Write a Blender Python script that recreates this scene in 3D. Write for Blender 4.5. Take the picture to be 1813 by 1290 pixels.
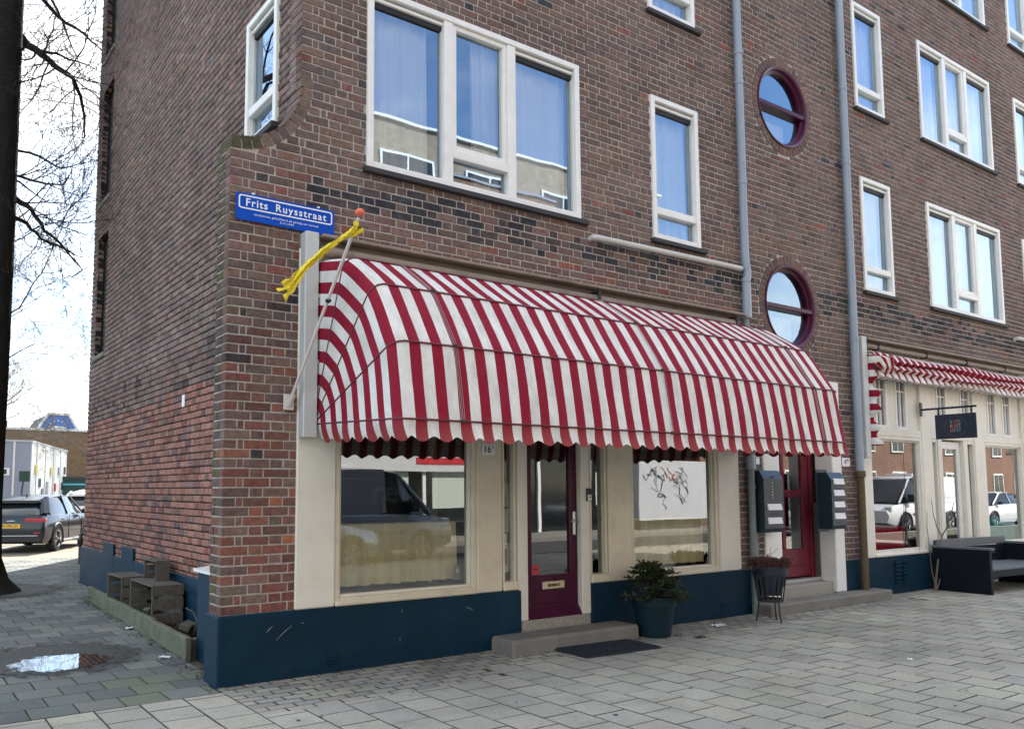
import bpy, bmesh, math, random
from mathutils import Vector, Matrix
random.seed(7)
R = math.radians
scene = bpy.context.scene
for o in list(bpy.data.objects):
    bpy.data.objects.remove(o)

# ------------------------------------------------------------------ camera
YAW, PITCH, ROLL = R(34.5775), R(5.1854), R(-0.1047)
CAM = Vector((-2.1995, -6.3276, 1.5))
fw = Vector((math.sin(YAW)*math.cos(PITCH), math.cos(YAW)*math.cos(PITCH), math.sin(PITCH)))
ri0 = Vector((math.cos(YAW), -math.sin(YAW), 0)); up0 = ri0.cross(fw)
ri = math.cos(ROLL)*ri0 + math.sin(ROLL)*up0
up = -math.sin(ROLL)*ri0 + math.cos(ROLL)*up0
cam_d = bpy.data.cameras.new('camera'); cam = bpy.data.objects.new('camera', cam_d)
scene.collection.objects.link(cam)
cam.matrix_world = Matrix(((ri.x, up.x, -fw.x, CAM.x), (ri.y, up.y, -fw.y, CAM.y), (ri.z, up.z, -fw.z, CAM.z), (0, 0, 0, 1)))
cam_d.sensor_width = 36; cam_d.sensor_fit = 'HORIZONTAL'
cam_d.lens = 36*1466.36/1813
cam_d.shift_x = (906.5-799.68)/1813; cam_d.shift_y = (732.39-645)/1813
cam_d.clip_start = 0.05; cam_d.clip_end = 2000
scene.camera = cam
scene.render.resolution_x = 1024; scene.render.resolution_y = 728

# ------------------------------------------------------------------ sky, sun, exposure
SUN_EL = R(43); SUN_AZ = math.atan2(0.52, 0.82)         # azimuth measured from +Y towards +X
world = bpy.data.worlds.new('World'); scene.world = world; world.use_nodes = True
wn, wl = world.node_tree.nodes, world.node_tree.links
wn.clear()
w_out = wn.new('ShaderNodeOutputWorld'); w_bg = wn.new('ShaderNodeBackground')
sky = wn.new('ShaderNodeTexSky'); sky.sky_type = 'NISHITA'; sky.sun_disc = False
sky.sun_elevation = SUN_EL; sky.sun_rotation = SUN_AZ
sky.air_density = 1.0; sky.dust_density = 0.4; sky.ozone_density = 2.5
tc = wn.new('ShaderNodeTexCoord'); sx = wn.new('ShaderNodeSeparateXYZ')
wl.new(tc.outputs['Generated'], sx.inputs[0])
zc = wn.new('ShaderNodeMath'); zc.operation = 'MAXIMUM'; zc.inputs[1].default_value = 0.0
wl.new(sx.outputs['Z'], zc.inputs[0])
za = wn.new('ShaderNodeMath'); za.operation = 'ADD'; za.inputs[1].default_value = 0.18
wl.new(zc.outputs[0], za.inputs[0])
cx = wn.new('ShaderNodeCombineXYZ')
for k, ax in enumerate('XY'):
    d = wn.new('ShaderNodeMath'); d.operation = 'DIVIDE'
    wl.new(sx.outputs[ax], d.inputs[0]); wl.new(za.outputs[0], d.inputs[1]); wl.new(d.outputs[0], cx.inputs[k])
nz = wn.new('ShaderNodeTexNoise'); nz.inputs['Scale'].default_value = 0.75; nz.inputs['Detail'].default_value = 9; nz.inputs['Roughness'].default_value = 0.6
mp = wn.new('ShaderNodeMapping'); mp.inputs['Location'].default_value = (12.88, 18.951, 0)
wl.new(cx.outputs[0], mp.inputs[0]); wl.new(mp.outputs[0], nz.inputs['Vector'])
cr = wn.new('ShaderNodeValToRGB'); cr.color_ramp.elements[0].position = 0.42; cr.color_ramp.elements[1].position = 0.62
wl.new(nz.outputs['Fac'], cr.inputs[0])
cl = wn.new('ShaderNodeMath'); cl.operation = 'MULTIPLY_ADD'; cl.inputs[1].default_value = 0.80; cl.inputs[2].default_value = 0.02
wl.new(cr.outputs[0], cl.inputs[0])
mx = wn.new('ShaderNodeMixRGB'); mx.inputs['Color2'].default_value = (6.0, 5.9, 5.55, 1)   # thin bright cloud
wl.new(cl.outputs[0], mx.inputs['Fac']); wl.new(sky.outputs[0], mx.inputs['Color1'])
wl.new(mx.outputs[0], w_bg.inputs['Color']); w_bg.inputs['Strength'].default_value = 0.14
wl.new(w_bg.outputs[0], w_out.inputs['Surface'])

sun_d = bpy.data.lights.new('sun', 'SUN'); sun_d.energy = 4.8; sun_d.angle = R(0.6); sun_d.color = (1, 0.94, 0.85)
sun = bpy.data.objects.new('sun', sun_d); scene.collection.objects.link(sun)
sdir = Vector((math.sin(SUN_AZ)*math.cos(SUN_EL), math.cos(SUN_AZ)*math.cos(SUN_EL), math.sin(SUN_EL)))
sun.rotation_euler = sdir.to_track_quat('Z', 'Y').to_euler(); sun.location = (0, 0, 30)

vs = scene.view_settings
vs.view_transform = 'Standard'; vs.look = 'None'; vs.gamma = 1; vs.exposure = 1.7
vs.use_curve_mapping = False
scene.render.engine = 'CYCLES'
scene.cycles.max_bounces = 8; scene.cycles.transparent_max_bounces = 16

def view_size(p):
    """pixels per metre at p (0 outside the frame), used to pick the pieces that show largest"""
    v = Vector(p)-CAM; z = v.dot(fw)
    if z < 0.3: return 0
    x = 799.68+1466.36*v.dot(ri)/z; y = 732.39-1466.36*v.dot(up)/z
    return 1466.36/z if (-30 < x < 1843 and -30 < y < 1320) else 0

# ------------------------------------------------------------------ materials
MATS = {}
def ramp2(n, a, b):
    r = n.new('ShaderNodeValToRGB'); r.color_ramp.elements[0].position = a; r.color_ramp.elements[1].position = b
    return r
def mat(name, col, rough=0.6, var=0.12, scale=3.0, bump=0.0, bscale=60, metal=0.0, dirt=None, dirt_amt=0.35, dirt_scale=1.3, spec=0.5, stretch=None, coat=0.0, piece=False, sheen=0.0, blotch=0.0, scuff=None, scuff_scale=14, smear=None):
    m = bpy.data.materials.new(name); m.use_nodes = True; MATS[name] = m
    n, l = m.node_tree.nodes, m.node_tree.links
    b = n['Principled BSDF']
    b.inputs['Roughness'].default_value = rough; b.inputs['Metallic'].default_value = metal
    b.inputs['Specular IOR Level'].default_value = spec; b.inputs['Coat Weight'].default_value = coat
    g = n.new('ShaderNodeNewGeometry'); vec = g.outputs['Position']
    if stretch:
        mpn = n.new('ShaderNodeMapping'); mpn.inputs['Scale'].default_value = stretch
        l.new(vec, mpn.inputs[0]); vec = mpn.outputs[0]
    if piece:
        at = n.new('ShaderNodeAttribute'); at.attribute_name = 'piece_color'
        oi = n.new('ShaderNodeObjectInfo')
        ad = n.new('ShaderNodeMixRGB'); ad.blend_type = 'ADD'; ad.inputs['Fac'].default_value = 1
        l.new(at.outputs['Color'], ad.inputs['Color1']); l.new(oi.outputs['Color'], ad.inputs['Color2'])
        c0 = ad.outputs[0]
    else:
        rgb = n.new('ShaderNodeRGB'); rgb.outputs[0].default_value = (*col, 1); c0 = rgb.outputs[0]
    t = n.new('ShaderNodeTexNoise'); t.inputs['Scale'].default_value = scale; t.inputs['Detail'].default_value = 8; t.inputs['Roughness'].default_value = 0.65
    l.new(vec, t.inputs['Vector'])
    mr = n.new('ShaderNodeMapRange'); mr.inputs['From Min'].default_value = 0.3; mr.inputs['From Max'].default_value = 0.7
    mr.inputs['To Min'].default_value = 1-var; mr.inputs['To Max'].default_value = 1+var
    l.new(t.outputs['Fac'], mr.inputs['Value'])
    mul = n.new('ShaderNodeVectorMath'); mul.operation = 'SCALE'
    l.new(c0, mul.inputs[0]); l.new(mr.outputs[0], mul.inputs['Scale'])
    c = mul.outputs[0]
    if dirt:
        t2 = n.new('ShaderNodeTexNoise'); t2.inputs['Scale'].default_value = dirt_scale; t2.inputs['Detail'].default_value = 10; t2.inputs['Roughness'].default_value = 0.7
        l.new(vec, t2.inputs['Vector'])
        rp = ramp2(n, 0.5, 0.72); l.new(t2.outputs['Fac'], rp.inputs[0])
        mm = n.new('ShaderNodeMath'); mm.operation = 'MULTIPLY'; mm.inputs[1].default_value = dirt_amt
        l.new(rp.outputs[0], mm.inputs[0])
        mxd = n.new('ShaderNodeMixRGB'); mxd.inputs['Color2'].default_value = (*dirt, 1)
        l.new(mm.outputs[0], mxd.inputs['Fac']); l.new(c, mxd.inputs['Color1']); c = mxd.outputs[0]
    if blotch:
        t4 = n.new('ShaderNodeTexNoise'); t4.inputs['Scale'].default_value = 0.55; t4.inputs['Detail'].default_value = 5; l.new(g.outputs['Position'], t4.inputs['Vector'])
        m4 = n.new('ShaderNodeMapRange'); m4.inputs['From Min'].default_value = 0.3; m4.inputs['From Max'].default_value = 0.7; m4.inputs['To Min'].default_value = 1-blotch; m4.inputs['To Max'].default_value = 1+blotch
        l.new(t4.outputs['Fac'], m4.inputs['Value']); v4 = n.new('ShaderNodeVectorMath'); v4.operation = 'SCALE'; l.new(c, v4.inputs[0]); l.new(m4.outputs[0], v4.inputs['Scale']); c = v4.outputs[0]
    for (cc, sc_, lo, hi, am) in ([(scuff, scuff_scale, 0.70, 0.76, 0.6)] if scuff else [])+([(smear, 11, 0.52, 0.72, 0.5)] if smear else []):
        t5 = n.new('ShaderNodeTexNoise'); t5.inputs['Scale'].default_value = sc_; t5.inputs['Detail'].default_value = 9; t5.inputs['Roughness'].default_value = 0.75; l.new(g.outputs['Position'], t5.inputs['Vector'])
        r5 = ramp2(n, lo, hi); l.new(t5.outputs['Fac'], r5.inputs[0]); m5 = n.new('ShaderNodeMath'); m5.operation = 'MULTIPLY'; m5.inputs[1].default_value = am; l.new(r5.outputs[0], m5.inputs[0])
        x5 = n.new('ShaderNodeMixRGB'); x5.inputs['Color2'].default_value = (*cc, 1); l.new(m5.outputs[0], x5.inputs['Fac']); l.new(c, x5.inputs['Color1']); c = x5.outputs[0]
    l.new(c, b.inputs['Base Color'])
    rr = n.new('ShaderNodeMapRange'); rr.inputs['To Min'].default_value = max(0.02, rough-0.1); rr.inputs['To Max'].default_value = min(1, rough+0.1)
    l.new(t.outputs['Fac'], rr.inputs['Value']); l.new(rr.outputs[0], b.inputs['Roughness'])
    if bump:
        t3 = n.new('ShaderNodeTexNoise'); t3.inputs['Scale'].default_value = bscale; t3.inputs['Detail'].default_value = 6
        l.new(vec, t3.inputs['Vector'])
        bp = n.new('ShaderNodeBump'); bp.inputs['Strength'].default_value = bump; bp.inputs['Distance'].default_value = 0.01
        l.new(t3.outputs['Fac'], bp.inputs['Height']); l.new(bp.outputs[0], b.inputs['Normal'])
    return m

def glass(name, tint=(0.9, 0.94, 0.92), base=0.10, mulf=1.7, wave=0.02, refl=(0.97, 0.98, 1)):
    m = bpy.data.materials.new(name); m.use_nodes = True; MATS[name] = m
    n, l = m.node_tree.nodes, m.node_tree.links
    n.remove(n['Principled BSDF']); out = n['Material Output']
    tr = n.new('ShaderNodeBsdfTransparent'); tr.inputs[0].default_value = (*tint, 1)
    gl = n.new('ShaderNodeBsdfGlossy'); gl.inputs['Roughness'].default_value = 0.0; gl.inputs[0].default_value = (*refl, 1)
    g = n.new('ShaderNodeNewGeometry')
    t = n.new('ShaderNodeTexNoise'); t.inputs['Scale'].default_value = 1.6; t.inputs['Detail'].default_value = 1
    l.new(g.outputs['Position'], t.inputs['Vector'])
    bp = n.new('ShaderNodeBump'); bp.inputs['Strength'].default_value = wave; bp.inputs['Distance'].default_value = 0.05
    l.new(t.outputs['Fac'], bp.inputs['Height']); l.new(bp.outputs[0], gl.inputs['Normal'])
    fr = n.new('ShaderNodeFresnel'); fr.inputs['IOR'].default_value = 1.5
    ma = n.new('ShaderNodeMath'); ma.operation = 'MULTIPLY_ADD'; ma.inputs[1].default_value = mulf; ma.inputs[2].default_value = base; ma.use_clamp = True
    l.new(fr.outputs[0], ma.inputs[0])
    mx = n.new('ShaderNodeMixShader'); l.new(ma.outputs[0], mx.inputs[0]); l.new(tr.outputs[0], mx.inputs[1]); l.new(gl.outputs[0], mx.inputs[2])
    l.new(mx.outputs[0], out.inputs['Surface'])
    return m

mat('brick', (0, 0, 0), 0.9, 0.38, 24, 0.6, 90, piece=True, dirt=(0.17, 0.14, 0.125), dirt_amt=0.3, dirt_scale=2.2, spec=0.2, blotch=0.22, smear=(0.25, 0.22, 0.195))
mat('brick_gable', (0, 0, 0), 0.9, 0.38, 22, 0.55, 110, piece=True, dirt=(0.22, 0.175, 0.165), dirt_amt=0.3, dirt_scale=0.9, spec=0.2, blotch=0.18, smear=(0.24, 0.20, 0.185))
mat('mortar', (0.43, 0.395, 0.355), 0.95, 0.25, 25, 0.5, 160, dirt=(0.14, 0.12, 0.11), dirt_amt=0.4, dirt_scale=1.1, spec=0.15)
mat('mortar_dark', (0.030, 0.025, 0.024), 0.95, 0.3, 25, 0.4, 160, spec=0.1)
mat('plinth_blue', (0.0025, 0.026, 0.050), 0.6, 0.18, 4, 0.25, 90, dirt=(0.010, 0.038, 0.058), dirt_amt=0.6, dirt_scale=3, spec=0.18, blotch=0.25, scuff=(0.10, 0.13, 0.15), scuff_scale=16)
mat('white_paint', (0.82, 0.815, 0.775), 0.4, 0.05, 5, 0.05, 60, dirt=(0.5, 0.47, 0.4), dirt_amt=0.25, dirt_scale=4)
mat('cream_paint', (0.70, 0.635, 0.49), 0.45, 0.06, 3, 0.06, 60, dirt=(0.42, 0.36, 0.26), dirt_amt=0.4, dirt_scale=3.5, scuff=(0.30, 0.26, 0.19), scuff_scale=9)
mat('cream_light', (0.76, 0.73, 0.64), 0.45, 0.05, 3, 0.06, 60, dirt=(0.45, 0.4, 0.3), dirt_amt=0.25, dirt_scale=3.5)
mat('grey_metal', (0.52, 0.54, 0.53), 0.4, 0.05, 4, dirt=(0.36, 0.36, 0.33), dirt_amt=0.3, dirt_scale=3)
mat('header_beige', (0.26, 0.21, 0.165), 0.6, 0.15, 6, 0.1, 60, dirt=(0.08, 0.065, 0.05), dirt_amt=0.6, dirt_scale=2.5)
mat('sill_dark', (0.035, 0.033, 0.036), 0.7, 0.25, 12, 0.2, 80)
mat('black_gap', (0.012, 0.012, 0.014), 0.6, 0.1)
mat('purple_paint', (0.060, 0.003, 0.026), 0.3, 0.12, 6, 0.03, 60, dirt=(0.09, 0.02, 0.04), dirt_amt=0.2, dirt_scale=6, spec=0.25)
mat('red_paint', (0.15, 0.010, 0.028), 0.32, 0.12, 6, 0.03, 60, dirt=(0.2, 0.04, 0.05), dirt_amt=0.2, dirt_scale=6, spec=0.3)
mat('mauve_paint', (0.085, 0.016, 0.045), 0.35, 0.12, 6)
mat('curtain', (0.86, 0.86, 0.85), 0.9, 0.06, 2, spec=0.1)
mat('curtain_olive', (0.84, 0.79, 0.56), 0.9, 0.12, 3, spec=0.1)
mat('interior', (0.16, 0.15, 0.14), 0.9, 0.1, 1, spec=0.1)
mat('interior_dark', (0.05, 0.055, 0.055), 0.9, 0.1, 1, spec=0.1)
mat('pipe_blue', (0.29, 0.345, 0.41), 0.42, 0.1, 3, dirt=(0.33, 0.36, 0.38), dirt_amt=0.3, dirt_scale=2, stretch=(3, 3, 0.6))
mat('pipe_white', (0.55, 0.54, 0.49), 0.45, 0.08, 3, dirt=(0.3, 0.28, 0.2), dirt_amt=0.4, dirt_scale=4)
mat('pipe_iron', (0.20, 0.24, 0.235), 0.5, 0.15, 6, dirt=(0.33, 0.34, 0.32), dirt_amt=0.5, dirt_scale=5)
mat('pipe_rust', (0.10, 0.072, 0.035), 0.7, 0.25, 8, 0.1, 60)
mat('concrete', (0.22, 0.21, 0.185), 0.9, 0.2, 5, 0.35, 120, dirt=(0.09, 0.085, 0.07), dirt_amt=0.6, dirt_scale=2.5, spec=0.2)
mat('concrete_moss', (0.13, 0.135, 0.10), 0.92, 0.25, 7, 0.35, 90, dirt=(0.06, 0.085, 0.02), dirt_amt=0.75, dirt_scale=3.0, spec=0.2)
mat('terrazzo', (0.33, 0.31, 0.27), 0.6, 0.45, 70, 0.1, 90)
mat('tile', (0, 0, 0), 0.92, 0.22, 60, 0.5, 150, piece=True, blotch=0.16, smear=(0.20, 0.20, 0.17), dirt=(0.17, 0.17, 0.14), dirt_amt=0.5, dirt_scale=1.6, spec=0.2)
mat('joint', (0.11, 0.11, 0.088), 0.98, 0.3, 9, 0.4, 60, dirt=(0.05, 0.07, 0.03), dirt_amt=0.6, dirt_scale=1.5, spec=0.1)
mat('asphalt', (0.06, 0.06, 0.062), 0.9, 0.2, 8, 0.4, 120, spec=0.2)
mat('street_brick', (0.20, 0.175, 0.14), 0.92, 0.25, 6, 0.4, 60, dirt=(0.12, 0.1, 0.08), dirt_amt=0.5, dirt_scale=0.8, spec=0.2)
mat('mud', (0.040, 0.042, 0.038), 0.8, 0.35, 18, 0.8, 40, spec=0.3)
mat('soil', (0.02, 0.019, 0.016), 0.95, 0.4, 20, 0.8, 50, spec=0.1)
mat('bark', (0.022, 0.022, 0.020), 0.95, 0.35, 14, 1.0, 26, dirt=(0.03, 0.038, 0.018), dirt_amt=0.5, dirt_scale=4, spec=0.1, stretch=(1, 1, 0.35))
mat('twig', (0.050, 0.043, 0.040), 0.9, 0.2, 5, spec=0.1)
mat('twig_pale', (0.16, 0.14, 0.115), 0.9, 0.2, 5, spec=0.1)
mat('crate_wood', (0.115, 0.102, 0.085), 0.9, 0.3, 9, 0.3, 40, dirt=(0.09, 0.095, 0.07), dirt_amt=0.6, dirt_scale=4, spec=0.15, stretch=(2.5, 0.5, 2.5))
mat('sign_blue', (0.002, 0.072, 0.46), 0.35, 0.04, 3, spec=0.15)
mat('sign_white', (0.85, 0.87, 0.88), 0.35, 0.03, 3)
mat('navy', (0.012, 0.022, 0.042), 0.35, 0.12, 4, dirt=(0.04, 0.05, 0.06), dirt_amt=0.2, dirt_scale=6)
mat('mailbox_paint', (0.012, 0.030, 0.045), 0.35, 0.1, 4)
mat('bench_black', (0.004, 0.008, 0.014), 0.55, 0.18, 6, 0.08, 40, spec=0.2, dirt=(0.02, 0.025, 0.03), dirt_amt=0.35, dirt_scale=3)
mat('bench_top', (0.12, 0.13, 0.135), 0.6, 0.18, 6, 0.08, 40)
mat('flag_yellow', (0.78, 0.62, 0.03), 0.7, 0.08, 8, sheen=0.2)
mat('flag_ball', (0.80, 0.15, 0.085), 0.4, 0.05, 3)
mat('pole_white', (0.62, 0.58, 0.54), 0.45, 0.08, 5)
mat('steel', (0.55, 0.56, 0.55), 0.3, 0.05, 5, metal=0.8)
mat('brass', (0.62, 0.55, 0.36), 0.4, 0.05, 5, metal=0.3)
mat('hoop', (0.13, 0.018, 0.03), 0.5, 0.1, 5)
mat('pot_blue', (0.004, 0.020, 0.030), 0.55, 0.12, 4, spec=0.25, dirt=(0.012, 0.032, 0.042), dirt_amt=0.3, dirt_scale=5)
mat('leaf_dark', (0.045, 0.070, 0.028), 0.45, 0.35, 14)
mat('leaf_bronze', (0.055, 0.045, 0.026), 0.45, 0.3, 14)
mat('heather', (0.125, 0.065, 0.055), 0.9, 0.35, 40, spec=0.1)
mat('rust_iron', (0.030, 0.026, 0.028), 0.7, 0.25, 12, dirt=(0.07, 0.04, 0.03), dirt_amt=0.4, dirt_scale=8)
mat('rubber', (0.018, 0.022, 0.026), 0.7, 0.2, 20)
mat('mat_blue', (0.014, 0.022, 0.034), 0.8, 0.25, 30, 0.3, 100)
mat('weed', (0.05, 0.09, 0.025), 0.8, 0.3, 10)
mat('litter', (0.070, 0.045, 0.030), 0.9, 0.4, 20, spec=0.1)
mat('paper', (0.78, 0.79, 0.80), 0.8, 0.04, 5)
mat('paper_green', (0.55, 0.62, 0.52), 0.8, 0.1, 12)
mat('sticker_red', (0.55, 0.03, 0.04), 0.4, 0.05)
mat('ink', (0.03, 0.03, 0.035), 0.6, 0.05)
mat('seam_grey', (0.36, 0.355, 0.34), 0.8, 0.1)
mat('ink_grey', (0.25, 0.26, 0.27), 0.7, 0.05)
mat('sign_red', (0.55, 0.05, 0.05), 0.5, 0.05); mat('sign_teal', (0.10, 0.35, 0.36), 0.5, 0.05); mat('sign_orange', (0.62, 0.24, 0.12), 0.5, 0.05); mat('ring_brown', (0.10, 0.085, 0.08), 0.5, 0.05)
mat('furn_red', (0.60, 0.012, 0.05), 0.35, 0.1, 3); mat('furn_yellow', (0.62, 0.46, 0.04), 0.35, 0.1, 3); mat('furn_teal', (0.02, 0.48, 0.56), 0.35, 0.1, 3); mat('furn_orange', (0.65, 0.20, 0.04), 0.4, 0.1)
mat('car_dark', (0.004, 0.008, 0.016), 0.22, 0.05, 2, spec=0.35, coat=0.3); mat('car_grey', (0.19, 0.21, 0.235), 0.25, 0.05, 2, coat=0.6); mat('car_white', (0.70, 0.70, 0.70), 0.25, 0.04, 2, coat=0.6); mat('car_silver', (0.42, 0.44, 0.46), 0.28, 0.05, 2, metal=0.4, coat=0.6)
mat('car_glass', (0.012, 0.016, 0.018), 0.05, 0.05, 2, spec=0.8); mat('car_black', (0.012, 0.012, 0.013), 0.6, 0.1); mat('rim', (0.55, 0.55, 0.54), 0.3, 0.05, metal=0.6)
mat('tail_red', (0.42, 0.012, 0.02), 0.15, 0.05, coat=0.5); mat('plate_yellow', (0.78, 0.46, 0.03), 0.4, 0.03); mat('head_lamp', (0.7, 0.72, 0.74), 0.1, 0.03)
mat('clad_white', (0.66, 0.66, 0.61), 0.6, 0.07, 1.2); mat('clad_grey', (0.25, 0.27, 0.33), 0.6, 0.07, 1.2); mat('clad_line', (0.42, 0.43, 0.45), 0.6, 0.05)
mat('brown_brick', (0.23, 0.15, 0.085), 0.9, 0.1, 3, spec=0.2); mat('gable_blue', (0.05, 0.20, 0.62), 0.7, 0.06, 2); mat('roof_slate', (0.07, 0.075, 0.085), 0.7, 0.15, 2); mat('yellow_metal', (0.60, 0.50, 0.14), 0.5, 0.1); mat('far_green', (0.02, 0.07, 0.06), 0.6, 0.2); mat('cyan_metal', (0.10, 0.42, 0.50), 0.5, 0.05)
mat('opp_brick', (0.33, 0.26, 0.20), 0.9, 0.12, 2, spec=0.2); mat('opp_brick_dark', (0.24, 0.15, 0.11), 0.9, 0.12, 2, spec=0.2)
for nm_ in ('opp_brick', 'opp_brick_dark', 'brown_brick'):
    m_ = MATS[nm_]; n_, l_ = m_.node_tree.nodes, m_.node_tree.links; b_ = n_['Principled BSDF']; src_ = b_.inputs['Base Color'].links[0].from_socket
    tb_ = n_.new('ShaderNodeTexBrick'); tb_.inputs['Scale'].default_value = 1.0; tb_.inputs['Brick Width'].default_value = 0.22; tb_.inputs['Row Height'].default_value = 0.075; tb_.inputs['Mortar Size'].default_value = 0.008
    g_ = n_.new('ShaderNodeNewGeometry'); s_ = n_.new('ShaderNodeSeparateXYZ'); c_ = n_.new('ShaderNodeCombineXYZ'); l_.new(g_.outputs['Position'], s_.inputs[0]); l_.new(s_.outputs['X'], c_.inputs[0]); l_.new(s_.outputs['Z'], c_.inputs[1]); l_.new(c_.outputs[0], tb_.inputs['Vector'])
    tb_.inputs['Color1'].default_value = (1.15, 1.1, 1.05, 1); tb_.inputs['Color2'].default_value = (0.75, 0.75, 0.75, 1); tb_.inputs['Mortar'].default_value = (0.8, 0.85, 0.9, 1)
    mm_ = n_.new('ShaderNodeMixRGB'); mm_.blend_type = 'MULTIPLY'; mm_.inputs['Fac'].default_value = 1; l_.new(src_, mm_.inputs['Color1']); l_.new(tb_.outputs['Color'], mm_.inputs['Color2']); l_.new(mm_.outputs[0], b_.inputs['Base Color'])
mat('post_dark', (0.03, 0.045, 0.045), 0.5, 0.1)
mat('panel_white', (0.62, 0.63, 0.63), 0.5, 0.05, 2)
glass('pane_upper', (0.96, 0.98, 0.98), 0.24, 1.4, 0.018, (0.64, 0.82, 1.0))
glass('pane_shop', (0.95, 0.98, 0.95), 0.11, 1.7, 0.010)
glass('pane_door', (0.72, 0.82, 0.80), 0.10, 2.2, 0.010)

def awning_mat():
    m = bpy.data.materials.new('awning_cloth'); m.use_nodes = True; MATS['awning_cloth'] = m
    n, l = m.node_tree.nodes, m.node_tree.links; b = n['Principled BSDF']; out = n['Material Output']
    uv = n.new('ShaderNodeAttribute'); uv.attribute_name = 'stripe'
    sp = n.new('ShaderNodeSeparateXYZ'); l.new(uv.outputs['Vector'], sp.inputs[0])
    # x: running stripe count, y: distance up the cloth, z: sewn seam flag
    fr = n.new('ShaderNodeMath'); fr.operation = 'FRACT'; hf = n.new('ShaderNodeMath'); hf.operation = 'MULTIPLY'; hf.inputs[1].default_value = 0.5
    l.new(sp.outputs['X'], hf.inputs[0]); l.new(hf.outputs[0], fr.inputs[0])
    gt = n.new('ShaderNodeMath'); gt.operation = 'GREATER_THAN'; gt.inputs[1].default_value = 0.5; l.new(fr.outputs[0], gt.inputs[0])
    g = n.new('ShaderNodeNewGeometry')
    t = n.new('ShaderNodeTexNoise'); t.inputs['Scale'].default_value = 5; t.inputs['Detail'].default_value = 10; t.inputs['Roughness'].default_value = 0.7
    mpn = n.new('ShaderNodeMapping'); mpn.inputs['Scale'].default_value = (1.6, 0.6, 0.6); l.new(g.outputs['Position'], mpn.inputs[0]); l.new(mpn.outputs[0], t.inputs['Vector'])
    rp = n.new('ShaderNodeValToRGB'); rp.color_ramp.elements[0].position = 0.40; rp.color_ramp.elements[1].position = 0.68
    rp.color_ramp.elements[0].color = (0.78, 0.765, 0.72, 1); rp.color_ramp.elements[1].color = (0.57, 0.555, 0.50, 1)
    l.new(t.outputs['Fac'], rp.inputs[0])
    rr = n.new('ShaderNodeValToRGB'); rr.color_ramp.elements[0].position = 0.3; rr.color_ramp.elements[1].position = 0.75
    rr.color_ramp.elements[0].color = (0.25, 0.002, 0.022, 1); rr.color_ramp.elements[1].color = (0.265, 0.008, 0.030, 1)
    l.new(t.outputs['Fac'], rr.inputs[0])
    mx = n.new('ShaderNodeMixRGB'); l.new(gt.outputs[0], mx.inputs['Fac']); l.new(rp.outputs[0], mx.inputs['Color1']); l.new(rr.outputs[0], mx.inputs['Color2'])
    # yellowed grime along the valance hem
    hem = n.new('ShaderNodeMapRange'); hem.inputs['From Min'].default_value = 0.05; hem.inputs['From Max'].default_value = -0.12; hem.inputs['To Max'].default_value = 0.13
    l.new(sp.outputs['Y'], hem.inputs['Value'])
    mh = n.new('ShaderNodeMixRGB'); mh.inputs['Color2'].default_value = (0.42, 0.31, 0.17, 1); l.new(hem.outputs[0], mh.inputs['Fac']); l.new(mx.outputs[0], mh.inputs['Color1'])
    sm = n.new('ShaderNodeMixRGB'); sm.inputs['Color2'].default_value = (0.28, 0.28, 0.26, 1)
    sf = n.new('ShaderNodeMath'); sf.operation = 'COMPARE'; sf.inputs[2].default_value = 0.035
    # seam lines where z crosses one
    sf.inputs[1].default_value = 1.0; l.new(sp.outputs['Z'], sf.inputs[0])
    sfm = n.new('ShaderNodeMath'); sfm.operation = 'MULTIPLY'; sfm.inputs[1].default_value = 0.6; l.new(sf.outputs[0], sfm.inputs[0])
    l.new(sfm.outputs[0], sm.inputs['Fac']); l.new(mh.outputs[0], sm.inputs['Color1'])
    l.new(sm.outputs[0], b.inputs['Base Color']); b.inputs['Roughness'].default_value = 0.75; b.inputs['Specular IOR Level'].default_value = 0.25
    tb = n.new('ShaderNodeTexNoise'); tb.inputs['Scale'].default_value = 9; tb.inputs['Detail'].default_value = 4; l.new(g.outputs['Position'], tb.inputs['Vector'])
    bp = n.new('ShaderNodeBump'); bp.inputs['Strength'].default_value = 0.45; bp.inputs['Distance'].default_value = 0.03
    l.new(tb.outputs['Fac'], bp.inputs['Height']); l.new(bp.outputs[0], b.inputs['Normal'])
    tl = n.new('ShaderNodeBsdfTranslucent'); l.new(sm.outputs[0], tl.inputs[0])
    ms = n.new('ShaderNodeMixShader'); ms.inputs[0].default_value = 0.03
    l.new(b.outputs[0], ms.inputs[1]); l.new(tl.outputs[0], ms.inputs[2]); l.new(ms.outputs[0], out.inputs['Surface'])
awning_mat()

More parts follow.
